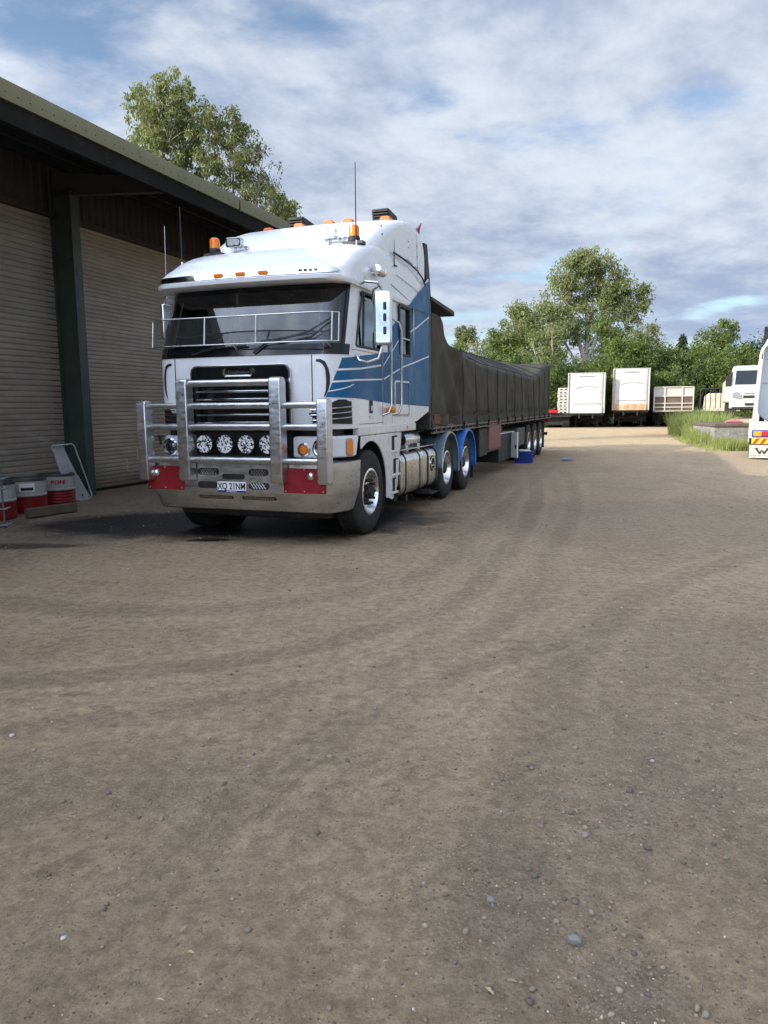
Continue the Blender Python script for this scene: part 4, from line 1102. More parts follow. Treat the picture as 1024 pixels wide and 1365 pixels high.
# ------------------------------------------------------------------ ground
def build_ground():
    m, nt, b, vec = base_mat('yard_dirt')
    sp = nn(nt, 'ShaderNodeSeparateXYZ'); nt.links.new(vec, sp.inputs[0]); X, Y = sp.outputs[0], sp.outputs[1]
    def blob(cx, cy, rx, ry, rot=0.0, soft=.35, warp=.5):
        mp = nn(nt, 'ShaderNodeMapping'); mp.vector_type = 'TEXTURE'
        mp.inputs['Location'].default_value = (cx, cy, 0); mp.inputs['Rotation'].default_value = (0, 0, rot); mp.inputs['Scale'].default_value = (rx, ry, 1)
        nt.links.new(vec, mp.inputs[0])
        l = nn(nt, 'ShaderNodeVectorMath', operation='LENGTH'); nt.links.new(mp.outputs[0], l.inputs[0])
        w = mth(nt, 'MULTIPLY_ADD', wn, warp*2, l.outputs['Value']); w = mth(nt, 'SUBTRACT', w, warp)
        return ramp(nt, w, 1.0+soft*.5, 1.0-soft*.5)
    wn = noise(nt, vec, 1.7, 8, .7, .3)
    big = noise(nt, vec, .33, 5, .6, .4); mid = noise(nt, vec, 1.6, 7, .66, .2); fine = noise(nt, vec, 14, 8, .72); grit = noise(nt, vec, 75, 9, .85, .6)
    dirt = mixc(nt, ramp(nt, big, .35, .68), (.285, .205, .128), (.36, .265, .165))
    dirt = mixc(nt, ramp(nt, mid, .25, .85, 0, .6), dirt, (.43, .325, .21))
    dirt = mixc(nt, ramp(nt, noise(nt, vec, 2.6, 6, .7, .5), .50, .68, 0, .4), dirt, (.225, .165, .107))
    # streaks along the driving direction
    mp = nn(nt, 'ShaderNodeMapping'); mp.inputs['Rotation'].default_value = (0, 0, TH); mp.inputs['Scale'].default_value = (2.2, .16, 1); nt.links.new(vec, mp.inputs[0])
    st = noise(nt, mp.outputs[0], 1.0, 6, .65, .3)
    dirt = mixc(nt, ramp(nt, st, .5, .72, 0, .4), dirt, (.235, .178, .12))
    # grey gravel showing through
    grey = (.195, .165, .135)
    msk = None
    def gp(px, py): g = ground_at(px, py); return g.x, g.y
    for (px, py, rx, ry, rot, k) in ((690, 1200, .34, .5, -.3, .75), (845, 1325, .16, .22, 0, .95), (820, 1085, .3, .6, -.5, .8), (880, 1010, .6, .9, -.4, .7), (900, 690, 3.0, 2.6, -.3, .85), (760, 640, 2.6, 5.5, -.35, .6),
                                  (250, 1045, .3, .3, .2, .6), (920, 880, .9, 1.0, 0, .55), (20, 1060, .35, .25, 0, .7), (560, 715, .25, .9, -.6, .6), (480, 768, .25, .2, 0, .7), (760, 1290, .3, .2, 0, .5), (60, 720, 1.2, .7, 0, .5), (640, 740, .25, 1.4, -.45, .4)):
        cx, cy = gp(px, py); f = mth(nt, 'MULTIPLY', blob(cx, cy, rx, ry, rot, 1.0, .9), k)
        msk = f if msk is None else mth(nt, 'MAXIMUM', msk, f)
    gn = noise(nt, vec, 1.05, 8, .72, .6)
    msk = mth(nt, 'MAXIMUM', mth(nt, 'MULTIPLY', msk, .50), ramp(nt, gn, .56, .72, 0, .45))
    gm = mth(nt, 'MULTIPLY', msk, ramp(nt, fine, .30, .55, .35, 1))
    col = mixc(nt, gm, dirt, grey)
    # tyre tracks as shallow arcs
    def circ(p, q, r):
        (ax, ay), (bx, by), (cx, cy) = p, q, r
        d = 2*(ax*(by-cy)+bx*(cy-ay)+cx*(ay-by))
        ux = ((ax*ax+ay*ay)*(by-cy)+(bx*bx+by*by)*(cy-ay)+(cx*cx+cy*cy)*(ay-by))/d
        uy = ((ax*ax+ay*ay)*(cx-bx)+(bx*bx+by*by)*(ax-cx)+(cx*cx+cy*cy)*(bx-ax))/d
        return ux, uy, math.hypot(ax-ux, ay-uy)
    trk = None; trh = None
    for (a, c, e, w, k) in (((400, 1010), (600, 820), (715, 650), .12, .68), ((455, 1030), (660, 830), (765, 650), .11, .45), ((0, 905), (350, 872), (640, 775), .12, .75), ((0, 968), (400, 915), (720, 800), .11, .65),
                            ((280, 1110), (500, 948), (690, 868), .10, .85), ((0, 800), (300, 808), (600, 745), .16, .6), ((560, 770), (650, 690), (725, 630), .12, .4), ((690, 1060), (760, 880), (1000, 740), .14, .5),
                            ((330, 1040), (560, 850), (680, 700), .05, .6)):
        P, Q, R_ = gp(*a), gp(*c), gp(*e)
        ux, uy, rr = circ(P, Q, R_)
        dx = mth(nt, 'SUBTRACT', X, ux); dy = mth(nt, 'SUBTRACT', Y, uy)
        dist = mth(nt, 'SQRT', mth(nt, 'ADD', mth(nt, 'MULTIPLY', dx, dx), mth(nt, 'MULTIPLY', dy, dy)))
        dd = mth(nt, 'ABSOLUTE', mth(nt, 'SUBTRACT', dist, rr))
        dd = mth(nt, 'MULTIPLY_ADD', mid, .16, dd); dd = mth(nt, 'SUBTRACT', dd, .08)
        band = ramp(nt, dd, w*1.5, w*.3)
        L = math.dist(P, R_)
        win = blob((P[0]+R_[0])/2, (P[1]+R_[1])/2, L*.75, L*.75, 0, .8, .2)
        f = mth(nt, 'MULTIPLY', mth(nt, 'MULTIPLY', band, win), k)
        edge = mth(nt, 'MULTIPLY', mth(nt, 'MULTIPLY', mth(nt, 'MULTIPLY', ramp(nt, dd, w*3.0, w*1.5), ramp(nt, dd, w*.9, w*1.5)), win), k)
        trh = edge if trh is None else mth(nt, 'MAXIMUM', trh, edge)
        trk = f if trk is None else mth(nt, 'MAXIMUM', trk, f)
    tr2 = mth(nt, 'MULTIPLY', trk, ramp(nt, noise(nt, vec, 5, 5, .7), .3, .6, .35, 1))
    col = mixc(nt, mth(nt, 'MULTIPLY', tr2, .52), col, (.16, .128, .096))
    col = mixc(nt, mth(nt, 'MULTIPLY', trh, .45), col, (.42, .32, .21))
    # oily stains beside the truck nose; shade under the truck painted in dark
    oil_shade = None
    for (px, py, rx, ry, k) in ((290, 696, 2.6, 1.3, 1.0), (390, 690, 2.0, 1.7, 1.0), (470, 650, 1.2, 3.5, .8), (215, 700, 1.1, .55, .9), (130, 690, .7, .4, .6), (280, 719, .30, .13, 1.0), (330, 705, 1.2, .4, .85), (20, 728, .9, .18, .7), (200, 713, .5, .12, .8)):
        cx, cy = gp(px, py); f = mth(nt, 'MULTIPLY', blob(cx, cy, rx, ry, 0, .6, .5), k); oil_shade = f if oil_shade is None else mth(nt, 'MAXIMUM', oil_shade, f)
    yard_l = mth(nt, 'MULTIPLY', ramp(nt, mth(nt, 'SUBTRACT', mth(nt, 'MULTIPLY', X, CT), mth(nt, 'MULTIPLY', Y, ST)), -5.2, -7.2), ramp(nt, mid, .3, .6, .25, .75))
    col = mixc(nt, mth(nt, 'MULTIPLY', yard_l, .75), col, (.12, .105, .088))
    col = mixc(nt, oil_shade, col, (.018, .017, .017))
    # orange sandy earth further off, then scrub
    far = ramp(nt, mth(nt, 'MULTIPLY_ADD', mid, 4.0, Y), 25, 33)
    sand = mixc(nt, ramp(nt, mid, .3, .7), (.41, .30, .175), (.52, .39, .235))
    sand = mixc(nt, blob(16.2, 39, 3.2, 3.0, 0, .8, .7), sand, (.50, .30, .155))
    sand = mixc(nt, ramp(nt, st, .5, .65, 0, .35), sand, (.36, .30, .21))
    col = mixc(nt, far, col, sand)
    side = ramp(nt, mth(nt, 'SUBTRACT', mth(nt, 'MULTIPLY', X, CT), mth(nt, 'MULTIPLY', Y, ST)), 1.2, 2.6, 0, .55)
    col = mixc(nt, side, col, (.42, .335, .22))
    scrub = ramp(nt, mth(nt, 'MULTIPLY_ADD', mid, 3.0, Y), 54.5, 57)
    col = mixc(nt, scrub, col, (.035, .05, .018))
    g2 = ramp(nt, grit, .28, .75, .66, 1.36)
    cg = nn(nt, 'ShaderNodeCombineColor');
    for i in range(3): nt.links.new(g2, cg.inputs[i])
    col = mixc(nt, 1.0, col, cg.outputs[0], 'MULTIPLY')
    f2 = ramp(nt, fine, .32, .68, .74, 1.24)
    cf = nn(nt, 'ShaderNodeCombineColor')
    for i in range(3): nt.links.new(f2, cf.inputs[i])
    col = mixc(nt, 1.0, col, cf.outputs[0], 'MULTIPLY')
    vp = nn(nt, 'ShaderNodeTexVoronoi'); vp.inputs['Scale'].default_value = 42; nt.links.new(vec, vp.inputs['Vector'])
    pit = mth(nt, 'MULTIPLY', ramp(nt, vp.outputs['Distance'], .22, .10), ramp(nt, noise(nt, vec, 7, 4, .7), .45, .62))
    col = mixc(nt, mth(nt, 'MULTIPLY', pit, .6), col, (.10, .082, .06))
    vq = nn(nt, 'ShaderNodeTexVoronoi'); vq.inputs['Scale'].default_value = 23; nt.links.new(vec, vq.inputs['Vector'])
    sc = nn(nt, 'ShaderNodeSeparateColor'); nt.links.new(vq.outputs['Color'], sc.inputs[0])
    peb = mth(nt, 'MULTIPLY', ramp(nt, vq.outputs['Distance'], .17, .11), mth(nt, 'GREATER_THAN', sc.outputs[0], .72))
    col = mixc(nt, mth(nt, 'MULTIPLY', peb, .7), col, mixc(nt, sc.outputs[1], (.16, .14, .12), (.62, .54, .43)))
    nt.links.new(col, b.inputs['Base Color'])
    rg = mixc(nt, oil_shade, (.92, .92, .92), (.55, .55, .55)); nt.links.new(rg, b.inputs['Roughness'])
    b.inputs['Specular IOR Level'].default_value = .25
    h = mth(nt, 'ADD', mth(nt, 'MULTIPLY', fine, .6), mth(nt, 'MULTIPLY', grit, .30))
    vo = nn(nt, 'ShaderNodeTexVoronoi'); vo.inputs['Scale'].default_value = 55; nt.links.new(vec, vo.inputs['Vector'])
    h = mth(nt, 'ADD', h, mth(nt, 'MULTIPLY', mth(nt, 'SUBTRACT', .5, vo.outputs['Distance']), mth(nt, 'MULTIPLY', msk, .9)))
    h = mth(nt, 'SUBTRACT', h, mth(nt, 'MULTIPLY', trk, .7)); h = mth(nt, 'SUBTRACT', h, mth(nt, 'MULTIPLY', pit, .35)); h = mth(nt, 'ADD', h, mth(nt, 'MULTIPLY', peb, .35))
    h = mth(nt, 'ADD', h, mth(nt, 'MULTIPLY', trh, .5))
    bp = nn(nt, 'ShaderNodeBump'); bp.inputs['Strength'].default_value = 1.0; bp.inputs['Distance'].default_value = .030
    nt.links.new(h, bp.inputs['Height']); nt.links.new(bp.outputs[0], b.inputs['Normal'])
    # one sheet, fine near the camera and coarse to the horizon
    from mathutils import noise as mn
    def axis(lo, hi, c0, c1, step):
        a = [c0]; s = step
        while a[-1] > lo: s *= 1.35; a.append(a[-1]-s)
        a = a[::-1]; n = int((c1-c0)/step)
        a += [c0+step*(i+1) for i in range(n)]; s = step
        while a[-1] < hi: s *= 1.35; a.append(a[-1]+s)
        return a
    xs = axis(-900, 900, -9, 16, .14); ys = axis(-900, 900, .6, 30, .14)
    V = []
    for y in ys:
        for x in xs:
            r = 1 if (-12 < x < 20 and -2 < y < 36) else 0
            z = 0.0
            if r:
                z = (mn.noise(Vector((x*.5, y*.5, 0)))*.018+mn.noise(Vector((x*2.1, y*2.1, 4)))*.010+mn.noise(Vector((x*5, y*5, 8)))*.004)-.006
            V.append((x, y, z))
    nx = len(xs); Q = [(j*nx+i, j*nx+i+1, (j+1)*nx+i+1, (j+1)*nx+i) for j in range(len(ys)-1) for i in range(nx-1)]
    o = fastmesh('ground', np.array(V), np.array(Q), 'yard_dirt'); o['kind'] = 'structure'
    o.data.polygons.foreach_set('use_smooth', np.ones(len(Q), dtype=bool))
    # loose stones
    m2, nt2, b2, vec2 = base_mat('stone')
    at = nn(nt2, 'ShaderNodeAttribute'); at.attribute_name = 'tone'
    c = mixc(nt2, at.outputs['Fac'], (.12, .10, .082), (.36, .29, .21)); c = mixc(nt2, ramp(nt2, at.outputs['Fac'], .95, .99), c, (.55, .50, .43)); nt2.links.new(c, b2.inputs['Base Color']); b2.inputs['Roughness'].default_value = .85
    rng = np.random.default_rng(3)
    bm = bmesh.new(); bmesh.ops.create_icosphere(bm, subdivisions=1, radius=1.0); base = np.array([v.co[:] for v in bm.verts]); fc = np.array([[v.index for v in f.verts] for f in bm.faces]); bm.free()
    vs = []; fs = []; tn = []; n0 = 0
    gx = [gp(690, 1200)+(.34, .8), gp(845, 1325)+(.17, 1.6), gp(820, 1085)+(.45, .9), gp(880, 1010)+(.7, .8), gp(250, 1045)+(.3, .4), gp(920, 880)+(1.0, .6)]
    cnt = 0
    for _ in range(110000):
        y = 1.3+12*rng.random()**1.5; x = (rng.random()*2-1)*(y*.62+.3)
        d = mn.noise(Vector((x*1.2, y*1.2, 2)))*.5+.35
        dens = .16+max(0, d-.35)*.55
        for (cx, cy, r, k) in gx: dens += k*math.exp(-((x-cx)**2+(y-cy)**2)/(r*r))
        if rng.random() > min(1, dens*.55): continue
        s = .0021*(1+rng.pareto(2.9)*1.05)*(1+y*.05)
        s = min(s, .015)
        v = base*(1+rng.normal(0, .16, (len(base), 1)))
        v = v*np.array([1, rng.uniform(.6, 1), rng.uniform(.45, .8)])*s
        a = rng.random()*6.28; ca, sa = math.cos(a), math.sin(a)
        v = np.stack([v[:, 0]*ca-v[:, 1]*sa, v[:, 0]*sa+v[:, 1]*ca, v[:, 2]], 1)
        z = (mn.noise(Vector((x*.5, y*.5, 0)))*.018+mn.noise(Vector((x*2.1, y*2.1, 4)))*.010+mn.noise(Vector((x*5, y*5, 8)))*.004)-.006
        v += np.array([x, y, z+s*.22]); vs.append(v); fs.append(fc+n0); n0 += len(v)
        tn.append(np.full(len(v), rng.random())); cnt += 1
        if cnt > 26000: break
    o = fastmesh('loose_gravel', np.concatenate(vs), np.concatenate(fs), 'stone', tone=np.concatenate(tn), n=3)
    tag(o, 'loose grey and brown gravel scattered over the dirt yard', 'gravel', kind='stuff')
    # dead leaves and twig litter
    lv = []; lf = []; lt = []; k0 = 0
    for _ in range(260):
        y = 1.8+11*rng.random()**1.2; x = (rng.random()*2-1)*(y*.6+.2); a = rng.random()*6.28; L = rng.uniform(.004, .016)*(1 if rng.random() < .93 else 1.7); w = L*rng.uniform(.12, .5)
        ca, sa = math.cos(a), math.sin(a); h = rng.uniform(.004, .010)
        for (p, q, r) in ((-L, 0, h*.4), (-L*.2, w, h), (L, 0, h*.7), (L*.1, -w, h*1.3)): lv.append((x+p*ca-q*sa, y+p*sa+q*ca, r+.004))
        lf.append((k0, k0+1, k0+2, k0+3)); k0 += 4; lt += [rng.random()]*4
    m3, nt3, b3, vec3 = base_mat('dead_leaf'); at3 = nn(nt3, 'ShaderNodeAttribute'); at3.attribute_name = 'tone'
    nt3.links.new(mixc(nt3, at3.outputs['Fac'], (.12, .085, .05), (.48, .38, .24)), b3.inputs['Base Color']); b3.inputs['Roughness'].default_value = .8
    o3 = fastmesh('leaf_litter', np.array(lv), np.array(lf), 'dead_leaf', tone=np.array(lt)); tag(o3, 'dry leaves and twig bits scattered over the dirt', 'litter', kind='stuff')
    # a few bigger stones and twigs that can be picked up singly
    for (px, py, s, lab) in ((766, 1258, .022, 'pale pointed stone lying alone on the dirt in the right foreground'), (655, 1203, .017, 'dark flat stone on the dirt near the grey gravel patch'), (781, 1116, .016, 'dark rounded stone right of centre on the dirt')):
        g = gp(px, py); v = base*(1+rng.normal(0, .12, (len(base), 1)))*np.array([1, .7, .8])*s
        mb = MB(); mb.add([tuple(p) for p in v], [tuple(f) for f in fc]); q = obj('stone', mb, 'rag_white' if px == 766 else 'concrete'); q.location = (g[0], g[1], s*.5); tag(q, lab, 'stone')
        q.data.materials[0] = MATS['concrete']
    for i, (px, py, L, a, lab) in enumerate(((98, 925, .16, .3, 'dry twig lying at the left on the open dirt, the leftmost one'), (135, 942, .12, .1, 'dry twig just right of another twig at the left of the dirt'), (290, 912, .09, 2.2, 'short bent dry stick on the dirt below the bull bar'), (680, 855, .14, .2, 'small pale stick near the tyre tracks right of centre'))):
        g = gp(px, py); m = MB(); m.tube([(-L/2, 0, .006), (0, .012, .012), (L/2, -.008, .006)], [.004, .005, .003], 5); q = obj('twig', m, 'straw'); q.location = (g[0], g[1], 0); q.rotation_euler = (0, 0, a); tag(q, lab, 'twig')
    return o

# ------------------------------------------------------------------ shed
def build_shed():
    O = (-9.65, 11.2)
    T = thing('workshop_shed', 'long steel shed with wide roller doors, olive roof edge and deep dark eave', 'shed', W(*O), -TH)
    U0_, U1 = -28-11.2, 17.5-11.2
    X = lambda v: v+9.65
    # roof
    ve, ze = -7.6, 5.52; sl = .165; vr = -21.0
    zr = lambda v: ze+(ve-v)*sl
    m = MB(); n = 0
    rows = []
    y = U0_; k = 0
    # ribbed sheeting: ribs run across the slope
    prof = []
    while y < U1:
        prof += [(y, 0), (y+.14, 0), (y+.155, .03), (y+.185, .03), (y+.20, 0)]; y += .20
    for (va, vb, up) in ((ve+.03, vr, 1), (vr, vr*2-ve, -1)):
        r1 = [Vector((X(va), p, (zr(va) if up > 0 else zr(vr))+q)) for p, q in prof]; r2 = [Vector((X(vb), p, (zr(vb) if up > 0 else ze)+q)) for p, q in prof]
        m.grid([r1, r2])
    obj('roof', m, 'roof_green', T, smooth=20, solid=.01)
    m = MB(); m.prism([(X(ve)+.01, ze-.18), (X(ve)+.03, ze-.18), (X(ve)+.045, ze-.02), (X(ve)+.03, ze+.055), (X(ve)-.16, ze+.085), (X(ve)-.16, ze+.075), (X(ve)+.02, ze+.045)], 'y', U0_, U1)
    ga = obj('roof_edge_capping', m, 'roof_green', T)
    m = MB(); y = U0_+.1
    while y < U1: m.box(X(ve)+.035, X(ve)+.043, y-.007, y+.007, ze-.10, ze-.088); y += .2
    for y in (U0_+5.9*i for i in range(8)): m.box(X(ve)+.03, X(ve)+.05, y-.006, y+.006, ze-.18, ze-.0)
    obj('capping_screws', m, 'gutter', ga, kind='stuff')
    m = MB(); m.prism([(X(ve)-.01, ze-.185), (X(ve)-.01, ze-.43), (X(ve)-.10, ze-.43), (X(ve)-.10, ze-.415), (X(ve)-.025, ze-.415), (X(ve)-.025, ze-.185)], 'y', U0_, U1); obj('eave_purlin', m, 'gutter', T)
    # underside of the overhang
    m = MB()
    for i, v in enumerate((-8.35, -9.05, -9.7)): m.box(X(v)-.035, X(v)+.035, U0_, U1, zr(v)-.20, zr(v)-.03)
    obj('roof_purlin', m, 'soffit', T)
    # rafters, columns
    for u in (-20.8, -15.3, -9.8, -4.3, .2, 5.7, 11.2, 16.7):
        y = u-11.2
        m = MB(); m.prism([(X(-10.15), zr(-10.15)-.62), (X(-7.72), zr(-7.7)-.38), (X(-7.72), zr(-7.7)-.14), (X(-10.15), zr(-10.15)-.22)], 'y', y-.006, y+.006)
        m.prism([(X(-10.15), zr(-10.15)-.63), (X(-7.72), zr(-7.7)-.39), (X(-7.72), zr(-7.7)-.375), (X(-10.15), zr(-10.15)-.615)], 'y', y-.07, y+.07); obj('rafter', m, 'steel_beam', T)
        m = MB(); m.box(X(-9.665), X(-9.65), y-.10, y+.11, 0, zr(-9.65)-.5); m.box(X(-10.10), X(-9.665), y-.006, y+.006, 0, zr(-10.1)-.5); m.box(X(-10.115), X(-10.10), y-.10, y+.11, 0, zr(-10.1)-.4)
        m.box(X(-9.67)-.12, X(-9.66), y-.10, y-.006, 4.2, 4.215)
        c = obj('column', m, 'column_green', T, bevel=.002)
        m = MB(); m.box(X(-10.25), X(-10.12), y-.30, y+.30, 0, 5.6); obj('pier', m, 'column_green', c)
    # cladding over the doors (vertical ribs)
    m = MB(); y = U0_; pr = []
    while y < U1: pr += [(y, 0), (y+.10, 0), (y+.13, .03), (y+.17, .03)]; y += .20
    m.grid([[Vector((X(-10.12)+q, p, 4.98)) for p, q in pr], [Vector((X(-10.12)+q, p, zr(-10.1)+.0)) for p, q in pr]])
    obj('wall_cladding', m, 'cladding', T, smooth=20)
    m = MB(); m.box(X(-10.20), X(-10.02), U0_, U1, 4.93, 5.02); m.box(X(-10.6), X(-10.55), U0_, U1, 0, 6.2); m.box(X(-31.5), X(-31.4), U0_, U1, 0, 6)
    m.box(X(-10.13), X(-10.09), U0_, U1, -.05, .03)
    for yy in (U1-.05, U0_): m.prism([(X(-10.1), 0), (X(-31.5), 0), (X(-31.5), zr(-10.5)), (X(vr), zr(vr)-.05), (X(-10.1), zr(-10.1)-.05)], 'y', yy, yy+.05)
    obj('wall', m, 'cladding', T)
    # roller shutters
    for i, (u0, u1, mt, pitch) in enumerate(((-9.8, -4.3, 'shutter_grey', .095), (-4.3, .2, 'shutter_grey', .095), (.2, 5.7, 'shutter_tan', .078), (5.7, 11.2, 'shutter_grey', .098), (11.2, 16.7, 'shutter_tan', .078))):
        ya, yb = u0+.11-11.2, u1-.11-11.2; pr = []; z = .03
        while z < 4.97:
            pr += [(z, -.012), (z+.007, -.012), (z+.014, .003), (z+pitch*.35, .006), (z+pitch*.6, .0065), (z+pitch-.010, .003)]; z += pitch
        n = 26; rows = []
        from mathutils import noise as mnoise
        for k in range(n+1):
            y = ya+(yb-ya)*k/n; s = math.sin(math.pi*k/n)
            rows.append([Vector((X(-10.115)+q+.022*mnoise.noise(Vector((y*.9, zz*.7, i)))*min(1, 2.5*s)+.004, y, zz)) for zz, q in pr])
        m = MB(); m.grid(rows); d = obj('roller_door', m, mt, T, smooth=25)
        d['label'] = 'grey ribbed roller door' if mt == 'shutter_grey' else 'tan ribbed roller door'
        m = MB(); m.box(X(-10.14), X(-10.08), ya, yb, .0, .05); obj('bottom_rail', m, 'gutter', d)
        m = MB(); m.box(X(-10.10), X(-10.05), (ya+yb)/2-.08, (ya+yb)/2+.08, .95, 1.0); m.box(X(-10.11), X(-10.07), (ya+yb)/2-.02, (ya+yb)/2+.02, .80, .95); obj('door_lock', m, 'steel_beam', d)
        if mt == 'shutter_tan': 
            m = MB(); 
            for (uu, zz) in ((1.6, .45), (1.95, .62)): m.box(X(-10.105), X(-10.098), uu-.02, uu+.02, zz-.12, zz+.12)
            obj('chalk_mark', m, 'plate_white', d)
    return T

# ------------------------------------------------------------------ things by the shed
def build_clutter():
    def drum(v, u, label, R, H, band, text=None, lab=0):
        t = thing('drum', label, 'drum', W(v, u), -TH+rad(-40), 'cut down red and white drums by the roller door')
        zb = H*.46
        m = MB(); m.lathe([(R, .0), (R, .02)]+sum([[(R, zb*k/5+.02), (R+.008, zb*k/5+.04)] for k in range(5)], [])+[(R, zb)], axis='z', n=36); m.lathe([(0, .01), (R, .01)], axis='z', n=36); obj('lower_band', m, 'barrel_red', t)
        m = MB(); m.lathe([(R, zb), (R+.012, zb+.008), (R+.012, zb+.03), (R, zb+.04), (R, H-.04), (R-.006, H-.04), (R-.006, zb)], axis='z', n=36); ub = obj('upper_band', m, 'rust_barrel_white', t)
        m = MB(); m.lathe([(R, H-.04), (R+.014, H-.035), (R+.014, H), (R-.012, H), (R-.012, H-.04)], axis='z', n=36); m.lathe([(0, H-.06), (R-.01, H-.06)], axis='z', n=36); obj('rim', m, 'barrel_rim', t)
        if lab:
            m = MB(); m.lathe([(R+.003, H*.62), (R+.003, H-.07)], axis='z', n=8, ang=(rad(-25), rad(20))); lb = obj('paper_label', m, 'plate_white', ub)
            m = MB(); m.lathe([(R+.005, H*.65), (R+.005, H*.74)], axis='z', n=8, ang=(rad(-20), rad(15))); obj('label_print', m, 'letter_black', lb)
        if text:
            vs, fs = text_mb(text, .095, depth=.001, bold=.004)
            out = []
            for p in vs:
                a = rad(-2)+p.x/R; out.append((math.cos(a)*(R+.003+p.z), math.sin(a)*(R+.003+p.z), H*.68+p.y))
            m = MB(); m.add(out, fs); obj('lettering', m, 'letter_red', ub)
        return t
    drum(-9.08, 8.45, 'red and white drum partly cut off behind the wire rack at the photo left edge', .30, .54, 0)
    drum(-9.25, 9.25, 'red and white drum with a torn paper label, in the middle of the row', .29, .52, 0, lab=1)
    drum(-9.45, 10.12, 'red and white drum with red lettering on its pale band, nearest the leaning metal bracket', .28, .51, 0, text='BONI')
    # timber beam in front
    a, b_ = ground_at(36, 690), ground_at(100, 681)
    d = (b_-a); L = d.length; t = MB(); t.box(0, L, -.06, .06, 0, .13)
    o = obj('timber_beam', t, 'timber', bevel=.008); o.location = (a.x, a.y, .0); o.rotation_euler = (0, 0, math.atan2(d.y, d.x)); tag(o, 'dark timber sleeper lying on the ground in front of the drums', 'timber')
    # folded metal bracket leaning on the column
    t = thing('metal_bracket', 'folded pale metal bracket leaning against the green column beside the drums', 'bracket', W(-9.40, 10.62), -TH)
    z1 = .92
    m = MB(); m.add([(-.10, -.62, z1), (-.02, -.28, z1-.02), (.05, .02, .42), (.02, -.30, .42)], [])
    m = MB(); m.prism([(-.62, .98), (-.36, .98), (-.06, .45), (-.40, .43)], 'x', -.02, -.004); 
    up = obj('upper_plate', m, 'galvanised', t, bevel=.004)
    m = MB(); m.prism([(-.40, .425), (-.06, .445), (.20, .05), (.14, .0), (-.22, .0), (-.34, .25)], 'x', .0, .015); obj('lower_plate', m, 'galvanised', t, bevel=.006)
    m = MB(); m.tube([(.03, -.62, .98), (.03, -.18, .99), (.03, -.12, .95), (.04, .08, .45), (.05, .22, .06), (.05, .14, .0), (.05, -.1, -.0)], .012, 6); obj('edge_rim', m, 'galvanised', t)
    m = MB(); m.lathe([(0, -.004), (.022, -.004)], c=(-.002, -.50, .92), axis='x', n=12); m.lathe([(0, 0), (.02, 0)], c=(.017, .02, .08), axis='x', n=12); obj('bolt_hole', m, 'seam_dark', t)
    # wire rack at the frame edge
    g = ground_at(6, 703)
    t = thing('wire_rack', 'grey wire rack with round feet at the photo left edge, before the drums', 'rack', (g.x-.1, g.y, 0), rad(15))
    m = MB(); m.tube([(.10, 0, 0), (.09, 0, .82)], .013, 8); m.tube([(-.5, .1, 0), (-.5, .1, .82)], .013, 8); up = obj('upright', m, 'rack_wire', t)
    for z in (.03, .25, .52, .66): 
        m = MB(); m.tube([(-.6, .1, z), (-.1, .05, z), (.10, -.02, z), (.18, .02, z+.015)], .010, 6); m.tube([(-.6, -.12, z), (.16, -.05, z)], .007, 6); obj('shelf_wire', m, 'rack_wire', t)
    # blue crate by the trailer
    g = W(-3.24, 20.95)
    t = thing('blue_crate', 'blue plastic crate with white rags on the ground beside the trailer wheels', 'crate', (g.x, g.y, 0), -TH)
    m = MB(); w, d_, h = .225, .17, .33
    for sy in (-1, 1):
        for k in range(9): x = -w+2*w*k/8; m.box(x-.008, x+.008, sy*d_-.006, sy*d_+.006, 0, h)
        for z in (.01, .12, .22, h-.03): m.box(-w, w, sy*d_-.009, sy*d_+.009, z, z+.03)
    for sx in (-1, 1):
        for k in range(7): y = -d_+2*d_*k/6; m.box(sx*w-.006, sx*w+.006, y-.008, y+.008, 0, h)
        for z in (.01, .12, .22, h-.03): m.box(sx*w-.009, sx*w+.009, -d_, d_, z+.001, z+.029)
    m.box(-w, w, -d_, d_, .0, .012); m.box(-w+.03, w-.03, -d_+.03, d_-.03, .03, .26); obj('basket', m, 'crate_blue', t)
    rg_ = thing('rag_bundle', 'white rags heaped on top of the blue crate', 'rags', (g.x, g.y, .27), -TH)
    m = MB()
    for (x, y, r) in ((-.07, 0, .10), (.05, .03, .09), (.0, -.04, .08), (.13, 0, .06)): m.ball((x, y, .05), r, 10, 6, (1.1, 1, .6))
    obj('cloth', m, 'rag_white', rg_)
    g = ground_at(755, 614)
    m = MB(); m.tube([(-.18, 0, .02), (-.08, .02, .04), (0, -.02, .05), (.1, 0, .03), (.2, .03, .015)], [.015, .04, .05, .03, .012], 8); m.ball((0, 0, .06), .06, 8, 6, (1.3, .8, .6))
    o = obj('dropped_glove', m, 'fender_grey', smooth=60); o.location = (g.x, g.y, 0); tag(o, 'crumpled grey blue rag lying alone on the ground behind the trailer', 'rag')

